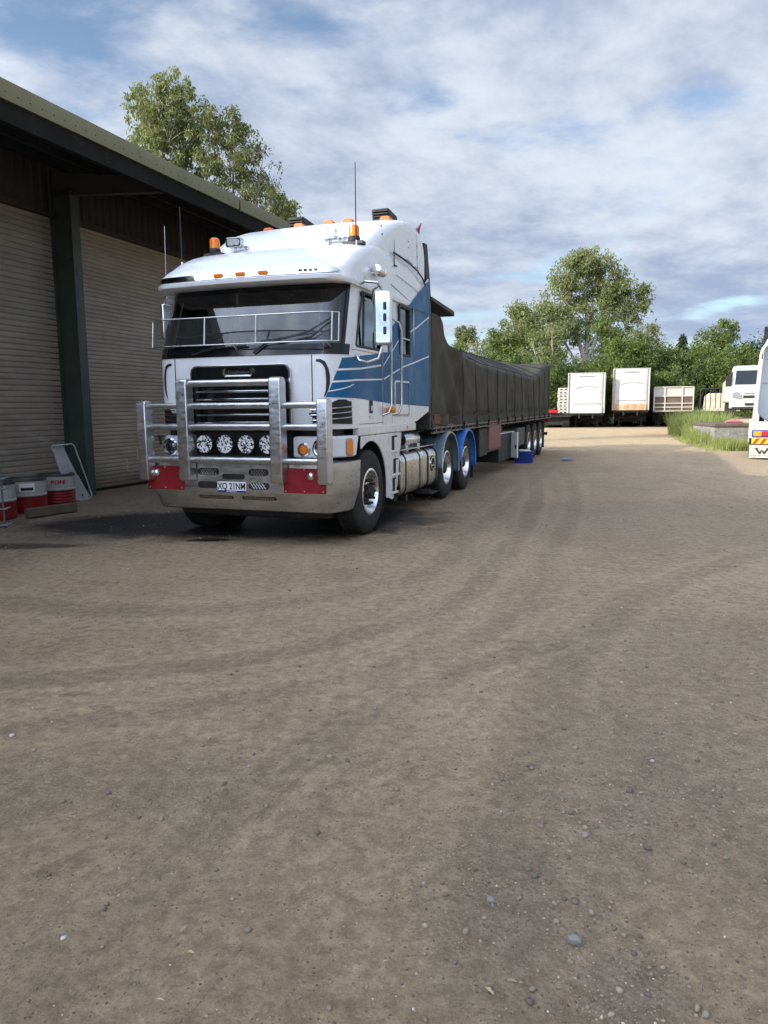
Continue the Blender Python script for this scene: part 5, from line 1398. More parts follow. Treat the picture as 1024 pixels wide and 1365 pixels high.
# ------------------------------------------------------------------ parked vehicles in the distance
def at_depth(px, py, y):
    d = CF+CR*((px-512)/1000)+CU*((682.5-py)/1000); t = y/d.y
    return Vector((0, 0, CAM_H))+d*t
def simple_wheel(T, x, y, side, R=.5, w=.5):
    m = MB(); m.lathe([(.25, 0), (R-.04, .0), (R, -.03), (R, -w+.03), (R-.04, -w), (.25, -w)], c=(0, 0, 0), axis='x', n=24)
    o = obj('wheel', m, 'tyre', T); o.location = (x, y, R); o.rotation_euler = (0, 0, 0 if side > 0 else math.pi)
    m = MB(); m.lathe([(0, -.08), (.12, -.06), (.25, -.02)], axis='x', n=20); obj('rim', m, 'alloy_rim', o)
    return o
def build_far():
    Y = 52.0; grp = 'trailers parked in a row before the trees'
    def undercart(T, w, L, zb, legs=True):
        m = MB(); m.box(-.5, -.4, .1, L, zb-.35, zb); m.box(.4, .5, .1, L, zb-.35, zb)
        for k in range(int(L/1.2)): m.box(-w/2+.05, w/2-.05, .2+k*1.2, .3+k*1.2, zb-.15, zb-.02)
        for sx in (-1, 1): m.box(sx*.75-.06, sx*.75+.06, 1.9, 2.02, .1, zb); m.box(sx*.75-.16, sx*.75+.16, 1.85, 2.1, 0.0, .1)
        m.tube([(-.75, 1.95, .35), (.75, 1.95, zb-.15)], .03, 6); m.tube([(.75, 1.95, .35), (-.75, 1.95, zb-.15)], .03, 6); m.box(-.75, .75, 1.93, 1.99, .62, .70)
        m.box(-1.1, 1.1, 2.6, 4.2, .35, zb-.1); obj('undercarriage', m, 'chassis', T)
        for yy in (L-3.6, L-2.4, L-1.2):
            for sx in (-1, 1): simple_wheel(T, sx*w/2*.98, yy, sx)
    def boxt(pl, pr, pt, pb, label, rust):
        a = at_depth(pl, pb, Y); b_ = at_depth(pr, pb, Y); t = at_depth(pl, pt, Y); w = b_.x-a.x; zb = a.z; zt = t.z
        T = thing('box_trailer', label, 'trailer', ((a.x+b_.x)/2, Y, 0), rad(-17 if not rust else -18), grp)
        m = MB(); m.box(-w/2, w/2, .12, 11, zb, zt); obj('body', m, 'old_white' if rust else 'box_white', T, bevel=.05)
        # bulged front panel
        m = MB(); rows = []
        for i in range(13):
            z = zb+.04+(zt-zb-.10)*i/12; row = []
            for j in range(17):
                x = -w/2*.86+w*.86*j/16; e = math.sin(math.pi*j/16)**.35*math.sin(math.pi*min(1, i/12*1.02))**.35
                y = .06-.10*e-.02*math.sin(i*1.3+j*.4)*e*.4
                row.append(Vector((x, y, z)))
            rows.append(row)
        m.grid(rows); fp = obj('front_panel', m, 'box_white', T, smooth=60)
        m = MB()
        for sx in (-1, 1): m.box(sx*w/2-.07*(sx > 0)-.0, sx*w/2+.07*(sx < 0), .02, .14, zb, zt-.02)
        m.box(-w/2, w/2, .03, .12, zt-.06, zt); obj('corner_post', m, 'old_white', T, bevel=.02)
        m = MB(); m.tube([(-w*.30, -.045, zb+(zt-zb)*.62), (-w*.1, -.06, zb+(zt-zb)*.655), (w*.12, -.06, zb+(zt-zb)*.66), (w*.32, -.04, zb+(zt-zb)*.64)], .014, 5); m.box(-w*.38, w*.38, -.052, -.03, zb+(zt-zb)*.23, zb+(zt-zb)*.24)
        obj('panel_dent', m, 'letter_grey', fp)
        m = MB(); m.box(-w*.2, w*.2, -.03, .0, zt-.28, zt-.21); obj('lettering_strip', m, 'letter_grey', fp)  # plain grey strip standing in for small lettering across the top
        m = MB(); m.box(-w*.42, w*.42, -.03, .06, zb+.0, zb+.42); obj('lower_apron', m, 'rust_orange' if rust else 'box_white', T, bevel=.01)
        if rust:
            m = MB(); m.box(-w/2-.01, -w/2+.06, .0, .13, zb, zt-.1); obj('rusty_post', m, 'rust_orange', T)
        undercart(T, w, 11, zb)
        return T
    boxt(757, 805, 497, 551, 'plain white box trailer with dented front, standing beside the perforated white stack', False)
    boxt(817, 864, 491, 547, 'tall white box trailer with rust orange lower edge, right of the plain white box trailer', True)
    # barred stock trailer
    a = at_depth(873, 548, Y); b_ = at_depth(922, 548, Y); t = at_depth(873, 516, Y); w = b_.x-a.x; zb, zt = a.z, t.z
    T = thing('cage_trailer', 'low trailer with a white barred front and brown slats behind the grass', 'trailer', ((a.x+b_.x)/2, Y, 0), rad(-15), grp)
    m = MB(); H = zt-zb
    for x in (-w/2, -w*.22, w*.22, w/2): m.box(x-.04, x+.04, -.03, .05, zb, zt)
    for f in (0, .16, .32, .62, 1.0): m.box(-w/2+.03, w/2-.03, -.025, .045, zb+H*f-.035, zb+H*f+.035)
    obj('front_frame', m, 'old_white', T, bevel=.01)
    m = MB(); m.box(-w/2, w/2, .06, .10, zb+H*.64, zt-.03); obj('upper_board', m, 'old_white', T)
    m = MB(); m.box(-w/2, w/2, .06, .12, zb, zb+H*.62); m.box(-w/2, -w/2+.05, .12, 9, zb, zt-.05); m.box(w/2-.05, w/2, .12, 9, zb, zt-.05); m.box(-w/2, w/2, .1, 9, zb-.08, zb+.02); obj('slatted_body', m, 'brown_slat', T)
    undercart(T, w, 9, zb)
    # cream flat trailer with railings
    a = at_depth(935, 548, 50); b_ = at_depth(985, 548, 50); t = at_depth(935, 518, 50); w = b_.x-a.x; zb, zt = a.z, t.z
    T = thing('rail_trailer', 'rusty cream trailer front with a curved steel rail, half hidden behind the grass', 'trailer', ((a.x+b_.x)/2, 50, 0), rad(-17), grp)
    m = MB(); m.prism([(-w/2+.18, zb), (w/2, zb), (w/2, zt-.3), (-w/2+.5, zt-.3), (-w/2+.25, zt-.5)], 'y', .0, .08); obj('front_board', m, 'cream_rust', T, bevel=.01)
    m = MB(); m.tube([(-w/2, 0, zb-.1), (-w/2, 0, zt-.15), (-w/2+.12, 0, zt), (w/2-.05, 0, zt), (w/2, 0, zt-.1), (w/2, 0, zb)], .035, 8)
    for k in range(1, 8): m.tube([(-w/2+w*k/8, 0, zb+.2), (-w/2+w*k/8, 0, zt)], .022, 6)
    obj('rail', m, 'chassis', T)
    m = MB(); m.box(-w/2, w/2, .1, 9, zb-.05, zb+.05); obj('deck', m, 'cream_rust', T)
    undercart(T, w, 9, zb)
    # stack of white perforated blocks + red chassis
    a = at_depth(743.5, 552, 53); b_ = at_depth(757.5, 552, 53); t = at_depth(743.5, 517, 53); w = b_.x-a.x; zb, zt = a.z, t.z
    base_x = (a.x+b_.x)/2
    n = 8; hh = (zt-zb)/n
    first = None
    for k in range(n):
        T = thing('perforated_block', '', 'block', (base_x+.02*math.sin(k*2), 53, zb+hh*k), rad(-12), 'stack of white perforated blocks')
        T['label'] = ('bottom', 'second lowest', 'third lowest', 'fourth from the bottom', 'fourth from the top', 'third highest', 'second highest', 'topmost')[k]+' white perforated block in the stack left of the white box trailer'
        m = MB(); m.box(-w/2, w/2, 0, 1.0, .008, hh-.008); bd = obj('body', m, 'old_white', T, bevel=.01)
        for x in (-w*.2, w*.2):
            m = MB(); m.box(x-.08, x+.08, -.008, .01, hh*.32, hh*.66); obj('hole', m, 'seam_dark', bd)
    T = thing('red_skeletal_trailer', 'low red and rust skeletal trailer under the stack of perforated blocks', 'trailer', (base_x-.9, 52.5, 0), rad(-12), grp)
    m = MB(); m.box(-.55, .45, .0, .3, 1.06, 1.24); obj('front_beam', m, 'tail_red', T, bevel=.02)
    m = MB(); m.box(-1.0, 1.3, .3, 9, .75, 1.03); m.box(-.9, 1.2, .8, 2.5, .2, .8); obj('frame', m, 'chassis', T)
    for sx, x in ((-1, -1.0), (1, 1.25)):
        simple_wheel(T, x, 1.2, sx); simple_wheel(T, x, 2.6, sx)
    # raised bank for the upper yard
    m = MB(); rows = []
    for y, z in ((29.0, -.05), (30.2, .74), (34, .78), (42, .78), (47.5, .74), (49, -.05)):
        rows.append([Vector((13.6+(y-29)*.30, y, -.05)), Vector((14.6+(y-29)*.33, y, z)), Vector((22, y, z)), Vector((45, y, z))])
    m.grid(rows); o = obj('earth_bank', m, 'yard_dirt', kind='structure', smooth=60)
    # concrete block
    p = at_depth(954, 565, 28.2); q = at_depth(1010, 565, 28.2)
    T = thing('concrete_block', 'weathered concrete loading block behind the grass beside the parked trucks', 'block', ((p.x+q.x)/2, 28.2, 0), rad(-8))
    w = q.x-p.x
    m = MB(); m.box(-w/2, w/2, 0, 3, 0, p.z-.12); obj('base', m, 'concrete', T, bevel=.03)
    m = MB(); m.box(-w/2-.04, w/2+.04, -.05, 3.02, p.z-.118, p.z); obj('slab', m, 'timber', T, bevel=.02)
    p2 = at_depth(978, 561, 29.5)
    m = MB(); m.tube([(-.32, 0, .03), (-.1, .05, .06), (.15, -.03, .05), (.36, .02, .02)], [.03, .07, .06, .03], 8); o = obj('pink_cloth', m, 'pink_cloth', smooth=60); o.location = (p2.x, 29.5, p.z+.0); tag(o, 'faded pink cloth lying on top of the concrete block', 'cloth')
    # ---- white rigid truck on the bank
    g = .78
    T = thing('rigid_truck', 'white cab over rigid truck with black mirrors, facing the camera on the raised ground', 'truck', (19.6, 40, g), rad(-21))
    w = 2.2
    lv = []
    for z, yf, hw, r in ((.55, .02, 1.1, .12), (1.15, 0, 1.12, .14), (1.65, .0, 1.12, .15), (1.75, .04, 1.11, .16), (2.55, .34, 1.04, .16), (2.72, .42, 1.02, .16), (2.80, .55, .96, .2)):
        h = [(0, yf), (hw-r, yf)]+[(hw-r+r*math.sin(a*math.pi/8), yf+r*(1-math.cos(a*math.pi/8))) for a in range(1, 5)]+[(hw, 1.75), (0, 1.75)]
        lv.append([Vector((x, y, z)) for x, y in h]+[Vector((-x, y, z)) for x, y in reversed(h[1:-1])])
    m = MB(); m.grid(lv, closed=True); m.add(lv[-1], [tuple(range(len(lv[-1])))]); cabo = obj('cab', m, 'box_white', T, smooth=40)
    m = MB(); m.prism([(-.97, 1.80), (.97, 1.80), (.92, 2.56), (-.92, 2.56)], 'z', 0, 1) if False else m.add([(-.98, .055, 1.80), (.98, .055, 1.80), (.92, .335, 2.54), (-.92, .335, 2.54), (-.98, .03, 1.80), (.98, .03, 1.80), (.92, .315, 2.54), (-.92, .315, 2.54)], [(4, 5, 6, 7), (0, 1, 5, 4), (3, 2, 6, 7), (0, 4, 7, 3), (1, 5, 6, 2)])
    obj('windscreen', m, 'black_gloss', T)
    m = MB(); m.prism([(.45, 1.75), (1.25, 1.75), (1.25, 2.45), (.62, 2.45)], 'x', -1.115, -1.05); obj('side_window', m, 'black_gloss', T)
    for sx in (-1, 1):
        m = MB(); m.prism([(sx*.62, 1.02), (sx*1.06, 1.10), (sx*1.06, 1.38), (sx*.82, 1.42), (sx*.60, 1.25)], 'y', -.02, .03); obj('headlamp', m, 'letter_grey', T, bevel=.02)
        m = MB(); m.prism(rrect(sx*1.28-.14, sx*1.28+.14, 1.7, 2.25, .05), 'y', .05, .15); mo = obj('mirror', m, 'black_matt', T, bevel=.02)
        m = MB(); m.tube([(sx*1.05, .25, 2.45), (sx*1.28, .12, 2.35), (sx*1.28, .1, 2.2)], .02, 6); obj('mirror_arm', m, 'black_matt', mo)
        simple_wheel(T, sx*1.08, 1.1, sx, R=.46, w=.28); simple_wheel(T, sx*1.1, 5.2, sx, R=.46, w=.5)
    m = MB(); m.lathe([(0, -.03), (.14, -.02), (.15, 0)], c=(0, .03, 1.52), axis='y', n=20); m.box(-.5, .5, -.02, .03, 1.30, 1.36); obj('grille_badge', m, 'chrome_bar', T)
    m = MB(); m.box(-.55, .55, -.015, .02, 1.08, 1.22); m.box(-.45, .45, -.03, .02, .70, .82); obj('grille', m, 'black_matt', T)
    m = MB(); m.box(-1.08, 1.08, -.05, .3, .50, .62); m.box(-.9, .9, .4, 6.5, .45, .75); obj('frame', m, 'chassis', T)
    m = MB(); m.prism([(1.95, .85), (6.6, .85), (6.6, 2.1), (1.95, 2.25)], 'x', -1.22, 1.22); obj('tipper_body', m, 'old_white', T, bevel=.12, seg=3)
    # black mirror on the near side is large
    # ---- white truck tail on the right edge
    a = rad(26.5)
    T = thing('parked_truck', 'white truck seen from its tail at the right edge, with chevron board and mudflap emblem', 'truck', (10.42, 21.45, 0), -a)
    # local: x to the right, y forward
    m = MB(); m.box(.0, 2.45, .0, .05, .60, 1.02); m.box(0, 2.45, .05, 1.9, .99, 1.02); tb = obj('tail_board', m, 'flap_white', T, bevel=.01)
    for x0 in (.02, 1.83):
        m = MB(); m.prism([(x0, .04), (x0+.60, .04), (x0+.60, .41), (x0, .41)], 'y', .02, .035); mf = obj('mud_flap', m, 'flap_white', T)
        cx = x0+.33
        m = MB()
        for sgn in (-1, 1):
            m.prism([(cx+sgn*.03-.0, .16), (cx+sgn*.075, .16), (cx+sgn*.175, .30), (cx+sgn*.21, .315), (cx+sgn*.10, .325), (cx+sgn*.12, .30), (cx+sgn*.055, .21), (cx+sgn*.015, .27), (cx+sgn*.0, .25)], 'y', .010, .019)
        obj('flap_emblem', m, 'letter_black', mf)
        m = MB(); m.box(x0+.01, x0+.58, .012, .019, .10, .112); obj('flap_print', m, 'letter_grey', mf)
        m = MB(); m.box(x0+.05, x0+.60, -.012, .0, .44, .60); ch = obj('chevron_board', m, 'stripe_yellow', tb)
        m = MB()
        for k in range(3):
            xx = x0+.07+k*.19; m.prism([(xx, .445), (xx+.09, .445), (min(xx+.19, x0+.60), .595), (xx+.10, .595)], 'y', -.016, -.012)
        obj('chevron_stripe', m, 'stripe_red', ch)
        m = MB(); m.box(x0+.05, x0+.62, -.02, -.001, .63, .83); lb = obj('lamp_bar', m, 'plate_blue', tb, bevel=.008)
        m = MB(); m.box(x0+.09, x0+.30, -.045, -.02, .66, .80); obj('turn_lamp', m, 'tail_orange', lb, bevel=.01)
        m = MB(); m.box(x0+.31, x0+.60, -.045, -.02, .66, .80); obj('stop_lamp', m, 'tail_red', lb, bevel=.01)
    m = MB(); m.box(.9, 1.55, .05, 6.5, .62, .95); m.box(.3, 2.15, .3, .5, .45, .6); obj('frame', m, 'chassis', T)
    m = MB()
    for k in range(5): m.box(-.02+.12*k*0+.30*k, .14+.30*k, .0, 1.8, 1.0205, 1.024)
    obj('worn_paint', m, 'galvanised', tb)
    for y in (.62, 1.95):
        simple_wheel(T, .0, y, -1, R=.5, w=.5); simple_wheel(T, 2.45, y, 1, R=.5, w=.5)
    for sx, x in ((-1, -.02), (1, 1.87)):
        m = MB(); rows = []
        for i in range(13):
            t = rad(180-180*i/12); rows.append([Vector((x, 1.28+1.25*math.cos(t), .62+.42*math.sin(t)**.6 if math.sin(t) > 0 else .62)), Vector((x+.6, 1.28+1.25*math.cos(t), .62+.42*math.sin(t)**.6 if math.sin(t) > 0 else .62))])
        m.grid(rows); obj('mudguard', m, 'box_white', T, solid=.02)
    # cab back with flared wind fairings
    m = MB(); cy = 3.3
    prof = rrect(.14, 2.34, 1.02, 3.78, .42, 8)
    prof = [(x+(z-1.0)*.05*(1 if x < 1.2 else -1), z) for x, z in prof]
    m.prism(prof, 'y', cy, cy+1.9); obj('cab', m, 'back_panel', T, bevel=.03)
    def tr(x0, x1, z1, r, y0, rad_, name, mt, lean):
        pts = [(x0, .85)]+[(x0, 1.3)]+[(x0+(r-r*math.cos(k*math.pi/16)), z1-r+r*math.sin(k*math.pi/16)) for k in range(9)]+[(x1-(r-r*math.cos(k*math.pi/16)), z1-r+r*math.sin(k*math.pi/16)) for k in range(8, -1, -1)]+[(x1, 1.3), (x1, .85)]
        pts = [Vector((x+(z-.85)*lean*(1 if x < 1.2 else -1), y0, z)) for x, z in pts]
        rows = [[p+Vector((0, 0, 0)), p+Vector((0, -.45, 0)), p+(Vector((1.24, y0-.45, 2.0))-Vector((p.x, y0-.45, p.z))).normalized()*rad_+Vector((0, -.45, 0)), p+(Vector((1.24, y0, 2.0))-Vector((p.x, y0, p.z))).normalized()*rad_] for p in pts]
        m = MB(); m.grid(rows); return obj(name, m, mt, T, smooth=50)
    tr(.02, 2.46, 3.62, .55, cy-.05, .09, 'wind_fairing', 'box_white', .05)
    tr(.12, 2.36, 3.98, .75, cy+.9, .10, 'roof_fairing', 'box_white', .05)
    m = MB(); m.prism(rrect(.35, 2.1, 1.3, 3.6, .5, 6), 'y', cy+.9, cy+1.0); obj('roof_back', m, 'back_panel', T)
    m = MB(); m.box(.25, 2.2, cy-.012, cy-.002, 2.20, 2.225); m.box(.3, 2.15, cy-.012, cy-.002, 2.95, 2.965); m.box(.55, .565, cy-.012, cy-.002, 1.1, 2.9)
    for k in range(6): m.ball((.35+.3*k, cy-.006, 2.35), .012, 6, 4)
    obj('panel_rib', m, 'letter_grey', T)
    m = MB(); m.tube([(.30, cy+.7, .9), (.30, cy+.7, 3.9), (.30, cy+.62, 4.0)], .075, 12); obj('exhaust_stack', m, 'black_matt', T)
    m = MB(); m.box(.82, 1.0, cy-.4, cy-.3, 1.28, 1.52); obj('work_lamp', m, 'tail_orange', T, bevel=.02)
    m = MB(); m.box(.1, 2.35, 2.1, 3.3, .85, 1.0); m.lathe([(0, 0), (.45, 0), (.45, -.08)], c=(1.22, 1.3, 1.14), axis='z', n=24); obj('fifth_wheel', m, 'black_matt', T)
    m = MB(); m.box(.05, .5, 2.65, 4.6, .35, .9); m.box(1.95, 2.4, 2.65, 4.6, .35, .9); obj('side_tank', m, 'box_white', T, bevel=.08, seg=3)
    m = MB()
    for k in range(6): m.box(-.05, .0, 2.3, 2.4, .4+.06*k, .43+.06*k)
    m.box(-.03, .04, 2.2, 2.6, .4, 1.1); obj('side_ladder', m, 'box_white', T)
    m = MB(); m.prism([(cy+1.9, .6), (cy+4.2, .6), (cy+4.2, 1.7), (cy+3.2, 2.0), (cy+2.2, 3.0), (cy+1.9, 3.1)], 'x', .1, 2.38); obj('bonnet', m, 'box_white', T, bevel=.08)
    simple_wheel(T, .05, cy+3.2, -1, w=.3); simple_wheel(T, 2.4, cy+3.2, 1, w=.3)
    # ---- utility pole and wires
    p = at_depth(634.5, 560, 75); top = at_depth(634.5, 454, 75)
    T = thing('utility_pole', 'distant timber power pole rising above the trees behind the tarpaulin', 'pole', (p.x, 75, 0))
    m = MB(); m.tube([(0, 0, 0), (0, 0, top.z)], [.16, .11], 8); obj('pole', m, 'wood_pole', T)
    m = MB(); m.box(-.9, .9, -.05, .05, top.z-.4, top.z-.28); m.box(-.7, .7, -.05, .05, top.z-1.3, top.z-1.2); obj('cross_arm', m, 'wood_pole', T)
    m = MB()
    for z, xx in ((top.z-.25, -.85), (top.z-.25, .85), (top.z-1.15, .6)):
        pts = [Vector((xx-30+60*k/16 if False else xx+55*k/16, -12*k/16, z-1.6*math.sin(math.pi*k/16)+.0*k)) for k in range(17)]; m.tube(pts, .018, 4)
        pts = [Vector((xx-40*k/8, 6*k/8, z-1.2*math.sin(math.pi*k/8))) for k in range(9)]; m.tube(pts, .018, 4)
    obj('wire', m, 'letter_grey', T)

# ------------------------------------------------------------------ vegetation
def leaf_cards(rng, centers, radii, per, size, droop=.6, aspect=.38):
    N = int(sum(per)); C = np.repeat(centers, per, axis=0); Rr = np.repeat(radii, per)
    d = rng.normal(0, 1, (N, 3)); d /= np.linalg.norm(d, axis=1)[:, None]
    r = rng.random(N)**.45
    P = C+d*(r*Rr)[:, None]*np.array([1, 1, .85])
    P[:, 2] -= droop*Rr*rng.random(N)*.5
    ax = rng.normal(0, 1, (N, 3)); ax[:, 2] -= droop*2.0; ax /= np.linalg.norm(ax, axis=1)[:, None]
    s = rng.normal(0, 1, (N, 3)); s = np.cross(ax, s); s /= np.linalg.norm(s, axis=1)[:, None]
    L = size*rng.uniform(.6, 1.35, N); w = L*aspect
    a = P; b_ = P+ax*(L*.45)[:, None]+s*(w*.5)[:, None]; c = P+ax*L[:, None]; e = P+ax*(L*.45)[:, None]-s*(w*.5)[:, None]
    V = np.stack([a, b_, c, e], 1).reshape(-1, 3)
    F = np.arange(N*4).reshape(-1, 4)
    cl = np.repeat(rng.random(len(centers)), per); tone = np.repeat(np.clip(cl*.7+rng.random(N)*.5-.1, 0, 1), 4)
    return V, F, tone
def gum_tree(name, label, loc, lobes, base, stems, leaf, bark, nclu, per, size, seed, trunk_r=.2, rclu=.55, droop=.7, group=None, cat='tree', ylim=1.0):
    """lobes: (x,y,z,rx,ry,rz,weight) in local coords"""
    rng = np.random.default_rng(seed); T = thing(name, label, cat, loc, 0, group)
    wts = np.array([l[6] for l in lobes], float); wts /= wts.sum(); C = []
    for i in rng.choice(len(lobes), nclu, p=wts):
        l = lobes[i]; d = rng.normal(0, 1, 3); d /= np.linalg.norm(d); r = rng.random()**.38
        C.append([l[0]+d[0]*l[3]*r, l[1]+d[1]*l[4]*r, l[2]+d[2]*l[5]*r])
    C = np.array(C)
    mb = MB(); nodes = []
    for st in stems:
        pts = []; n = 14
        for k in range(n+1):
            t = k/n; j = t*(len(st)-1); i = min(int(j), len(st)-2); f = j-i
            p = Vector(st[i][:3]).lerp(Vector(st[i+1][:3]), f)
            p += Vector((math.sin(t*7+seed), math.cos(t*5+seed), 0))*.05*trunk_r*8*t
            pts.append(p)
        rs = [max(.02, trunk_r*(st[0][3] if len(st[0]) > 3 else 1)*(1-.88*k/n)) for k in range(n+1)]
        mb.tube(pts, rs, 8); nodes += [(p, r) for p, r in zip(pts, rs)]
    for c in C:
        c = Vector(c); cand = [(p, r) for p, r in nodes if p.z < c.z-.15*abs(c.x-p.x)] or nodes
        p, r = min(cand, key=lambda q: (q[0]-c).length+.25*abs(c.z-q[0].z))
        L = (c-p).length
        if L < .1: continue
        mid = p.lerp(c, .55)+Vector((rng.normal(0, .06), rng.normal(0, .06), .12))*L
        r0 = min(r*.7, .012+.016*L); mb.tube([p, p.lerp(mid, .5)+Vector((0, 0, .02*L)), mid, c], [r0, r0*.8, r0*.55, r0*.18], 5, cap=False)
        if L > .8: nodes.append((mid, r0*.6))
    obj('trunk', mb, bark, T, smooth=80)
    pr = np.maximum(3, rng.normal(per, per*.35, nclu)).astype(int)
    V, F, tone = leaf_cards(rng, C, rng.uniform(.55, 1.25, nclu)*rclu, pr, size, droop)
    fastmesh('crown', V, F, leaf, T, tone=tone)
    return T
def bush(name, label, loc, w, h, leaf, seed, n=9000, size=.25, bark='bark_dark', group=None, d=None, low=.0, cat='tree'):
    rng = np.random.default_rng(seed); d = d or w*.7
    lobes = []
    for k in range(11):
        a = rng.random()*6.28; rr = rng.random()**.6*.33; f = rng.random()
        lobes.append((w*rr*math.cos(a), d*rr*math.sin(a), h*(low+.22+(.62-low)*f), w*(.30-.12*f), d*(.30-.1*f), h*(.22-.04*f), 1))
    lobes.append((0, 0, h*.80, w*.2, d*.2, h*.17, .7))
    nclu = 150
    return gum_tree(name, label, loc, lobes, None, [[(0, 0, 0), (w*.03, 0, h*.4), (w*.02, 0, h*.8)], [(0, 0, 0), (-w*.12, .2, h*.5), (-w*.2, .1, h*.7)], [(0, 0, 0), (w*.15, -.2, h*.45), (w*.24, 0, h*.62)]], leaf, bark, nclu, n//nclu, size, seed, trunk_r=.13, rclu=w*.12, droop=.3, group=group, cat=cat)
def build_trees():
    # group left of the truck, behind the shed
    Yt = 28.0
    def L(px, py): p = at_depth(px, py, Yt); return p.x, p.z
    o = (-6.9, Yt, 0)
    def lob(px, py, rx, rz, wt=1, ry=1.4, dy=0):
        x, z = L(px, py); return (x-o[0], dy, z, rx, ry, rz, wt)
    lobA = [lob(212, 150, 1.15, 1.1, 1.2), lob(235, 118, .6, .5, .4), lob(190, 140, .55, .65, .45), lob(222, 205, 1.3, 1.3, 1.4), lob(250, 160, .8, 1.2, .9), lob(262, 235, 1.3, 1.1, 1.1), lob(190, 205, .5, .5, .2), lob(235, 280, 1.6, 1.2, .8)]
    gum_tree('eucalyptus_tree', 'tall yellow green eucalyptus rising over the shed roof, leftmost of the trees there', o, lobA, None,
             [[(0, 0, 0, 1), (.1, 0, 4), (-.1, 0, 8), (.0, 0, 12.3)], [(.05, 0, 3.5, .7), (-.5, .2, 7.5), (-1.2, .2, 11.0)], [(.05, 0, 4.2, .7), (.6, -.1, 8.2), (.9, 0, 11.5)], [(0, 0, 5, .5), (.9, .2, 7.5), (1.4, .3, 9.6)], [(0, 0, 5, .4), (-.9, -.3, 8), (-1.6, -.2, 10)]],
             'leaf_gum', 'bark_pale', 340, 58, .14, 11, trunk_r=.15, rclu=.27, droop=.9, group='trees behind the shed')
    lobB = [lob(298, 168, .75, .75, .8), lob(322, 205, .9, 1.1, 1.2), lob(345, 235, .75, .9, .8), lob(300, 235, 1.0, 1.0, .9), lob(330, 270, 1.1, .8, .7), lob(285, 190, .6, .9, .5), lob(318, 165, .35, .4, .25)]
    gum_tree('eucalyptus_tree', 'darker open crowned eucalyptus over the shed roof, right of the yellow green one', o, lobB, None,
             [[(1.6, .5, 0, 1), (1.7, .4, 4), (1.6, .3, 8), (1.7, .2, 11.6)], [(1.65, .4, 4, .7), (2.3, .2, 7.5), (2.7, .2, 10.4)], [(1.65, .4, 5, .6), (2.7, .4, 7.8), (3.2, .3, 9.4)], [(1.6, .4, 5, .5), (1.2, .2, 8.5), (1.2, 0, 10.2)]],
             'leaf_gum_dark', 'bark_pale', 210, 42, .13, 12, trunk_r=.13, rclu=.26, droop=.8, group='trees behind the shed')
    lobC = [lob(372, 268, .42, .5, 1, .8), lob(384, 282, .4, .4, .7, .7), lob(362, 290, .7, .5, .9, .8)]
    gum_tree('eucalyptus_tree', 'small dark eucalyptus crown peeping over the shed roof end next to the truck fairing', o, lobC, None,
             [[(3.1, 0, 0, 1), (3.2, 0, 5), (3.2, 0, 9.0)], [(3.15, 0, 4, .6), (2.9, 0, 6.5), (2.8, 0, 8.3)]], 'leaf_gum_dark', 'bark_pale', 50, 60, .13, 13, trunk_r=.09, rclu=.3, droop=.8, group='trees behind the shed')
    # the big pale trunked gum in the middle distance
    Yb = 70.0
    o2 = at_depth(776, 560, Yb); o2 = (o2.x, Yb, 0)
    def lob2(px, py, r, rz, wt=1, dy=0):
        p = at_depth(px, py, Yb+dy); return (p.x-o2[0], dy, p.z, r, r*.9, rz, wt)
    lobG = [lob2(790, 350, 1.9, 1.3, 1.0), lob2(758, 362, 1.8, 1.6, 1.0), lob2(815, 378, 2.0, 1.5, 1.0), lob2(842, 400, 1.6, 1.2, .7), lob2(750, 395, 2.2, 1.8, 1.0), lob2(790, 400, 2.0, 1.8, .7), lob2(765, 430, 2.6, 1.8, .9), lob2(820, 425, 2.2, 1.6, .8), lob2(735, 430, 2.2, 2, .9), lob2(770, 340, 1.0, .8, .3), lob2(858, 385, .5, .4, .15), lob2(800, 455, 2.4, 1.8, .6)]
    gum_tree('eucalyptus_tree', 'biggest eucalyptus with pale forked trunk rising above the parked white trailers', o2, lobG, None,
             [[(0, 0, 0, 1), (.1, 0, 5), (.5, 0, 9.5), (1.0, 0, 14.3)], [(.1, 0, 5, .75), (1.5, 0, 8.6), (3.2, .2, 12)], [(.1, 0, 5.5, .7), (-1.0, .2, 9), (-1.8, 0, 13)], [(.05, 0, 4, .6), (-1.8, 0, 7.4), (-3, 0, 9.6)], [(.3, 0, 7, .5), (2.8, 0, 9.5), (4.8, 0, 11)], [(.3, 0, 8, .5), (.0, 0, 11.5), (.4, 0, 14)]],
             'leaf_gum', 'bark_pale', 460, 60, .28, 21, trunk_r=.30, rclu=.70, droop=.6, group='trees behind the trailers')
    G = 'trees behind the trailers'
    def place(px, py_top, y, w, kind, label, seed, n=9000, low=0., size=.26, cat='tree'):
        p = at_depth(px, py_top, y); nm = {'leaf_mid': 'broadleaf_tree', 'leaf_dark': 'dense_shrub', 'leaf_gum': 'eucalyptus_tree', 'leaf_gum_dark': 'eucalyptus_tree'}[kind]
        return bush(nm, label, (p.x, y, 0), w, p.z*1.02, kind, seed, n=n, size=size, group=G, low=low, bark='bark_pale' if 'gum' in kind else 'bark_dark', cat=cat)
    place(700, 398, 68, 7.5, 'leaf_gum', 'rounded eucalyptus with pale leaning stems, left of the biggest eucalyptus', 31, 14000, size=.3)
    place(672, 425, 66, 6.0, 'leaf_mid', 'bright green broad tree left of the rounded eucalyptus', 32, 9000)
    place(650, 442, 72, 5.5, 'leaf_gum', 'sparse eucalyptus above the middle of the tarpaulin', 33, 6500)
    place(612, 452, 62, 4.0, 'leaf_mid', 'low bright green tree beside the tarpaulin shelf, leftmost of the far trees', 34, 6000, size=.22)
    p = at_depth(621, 430, 80)
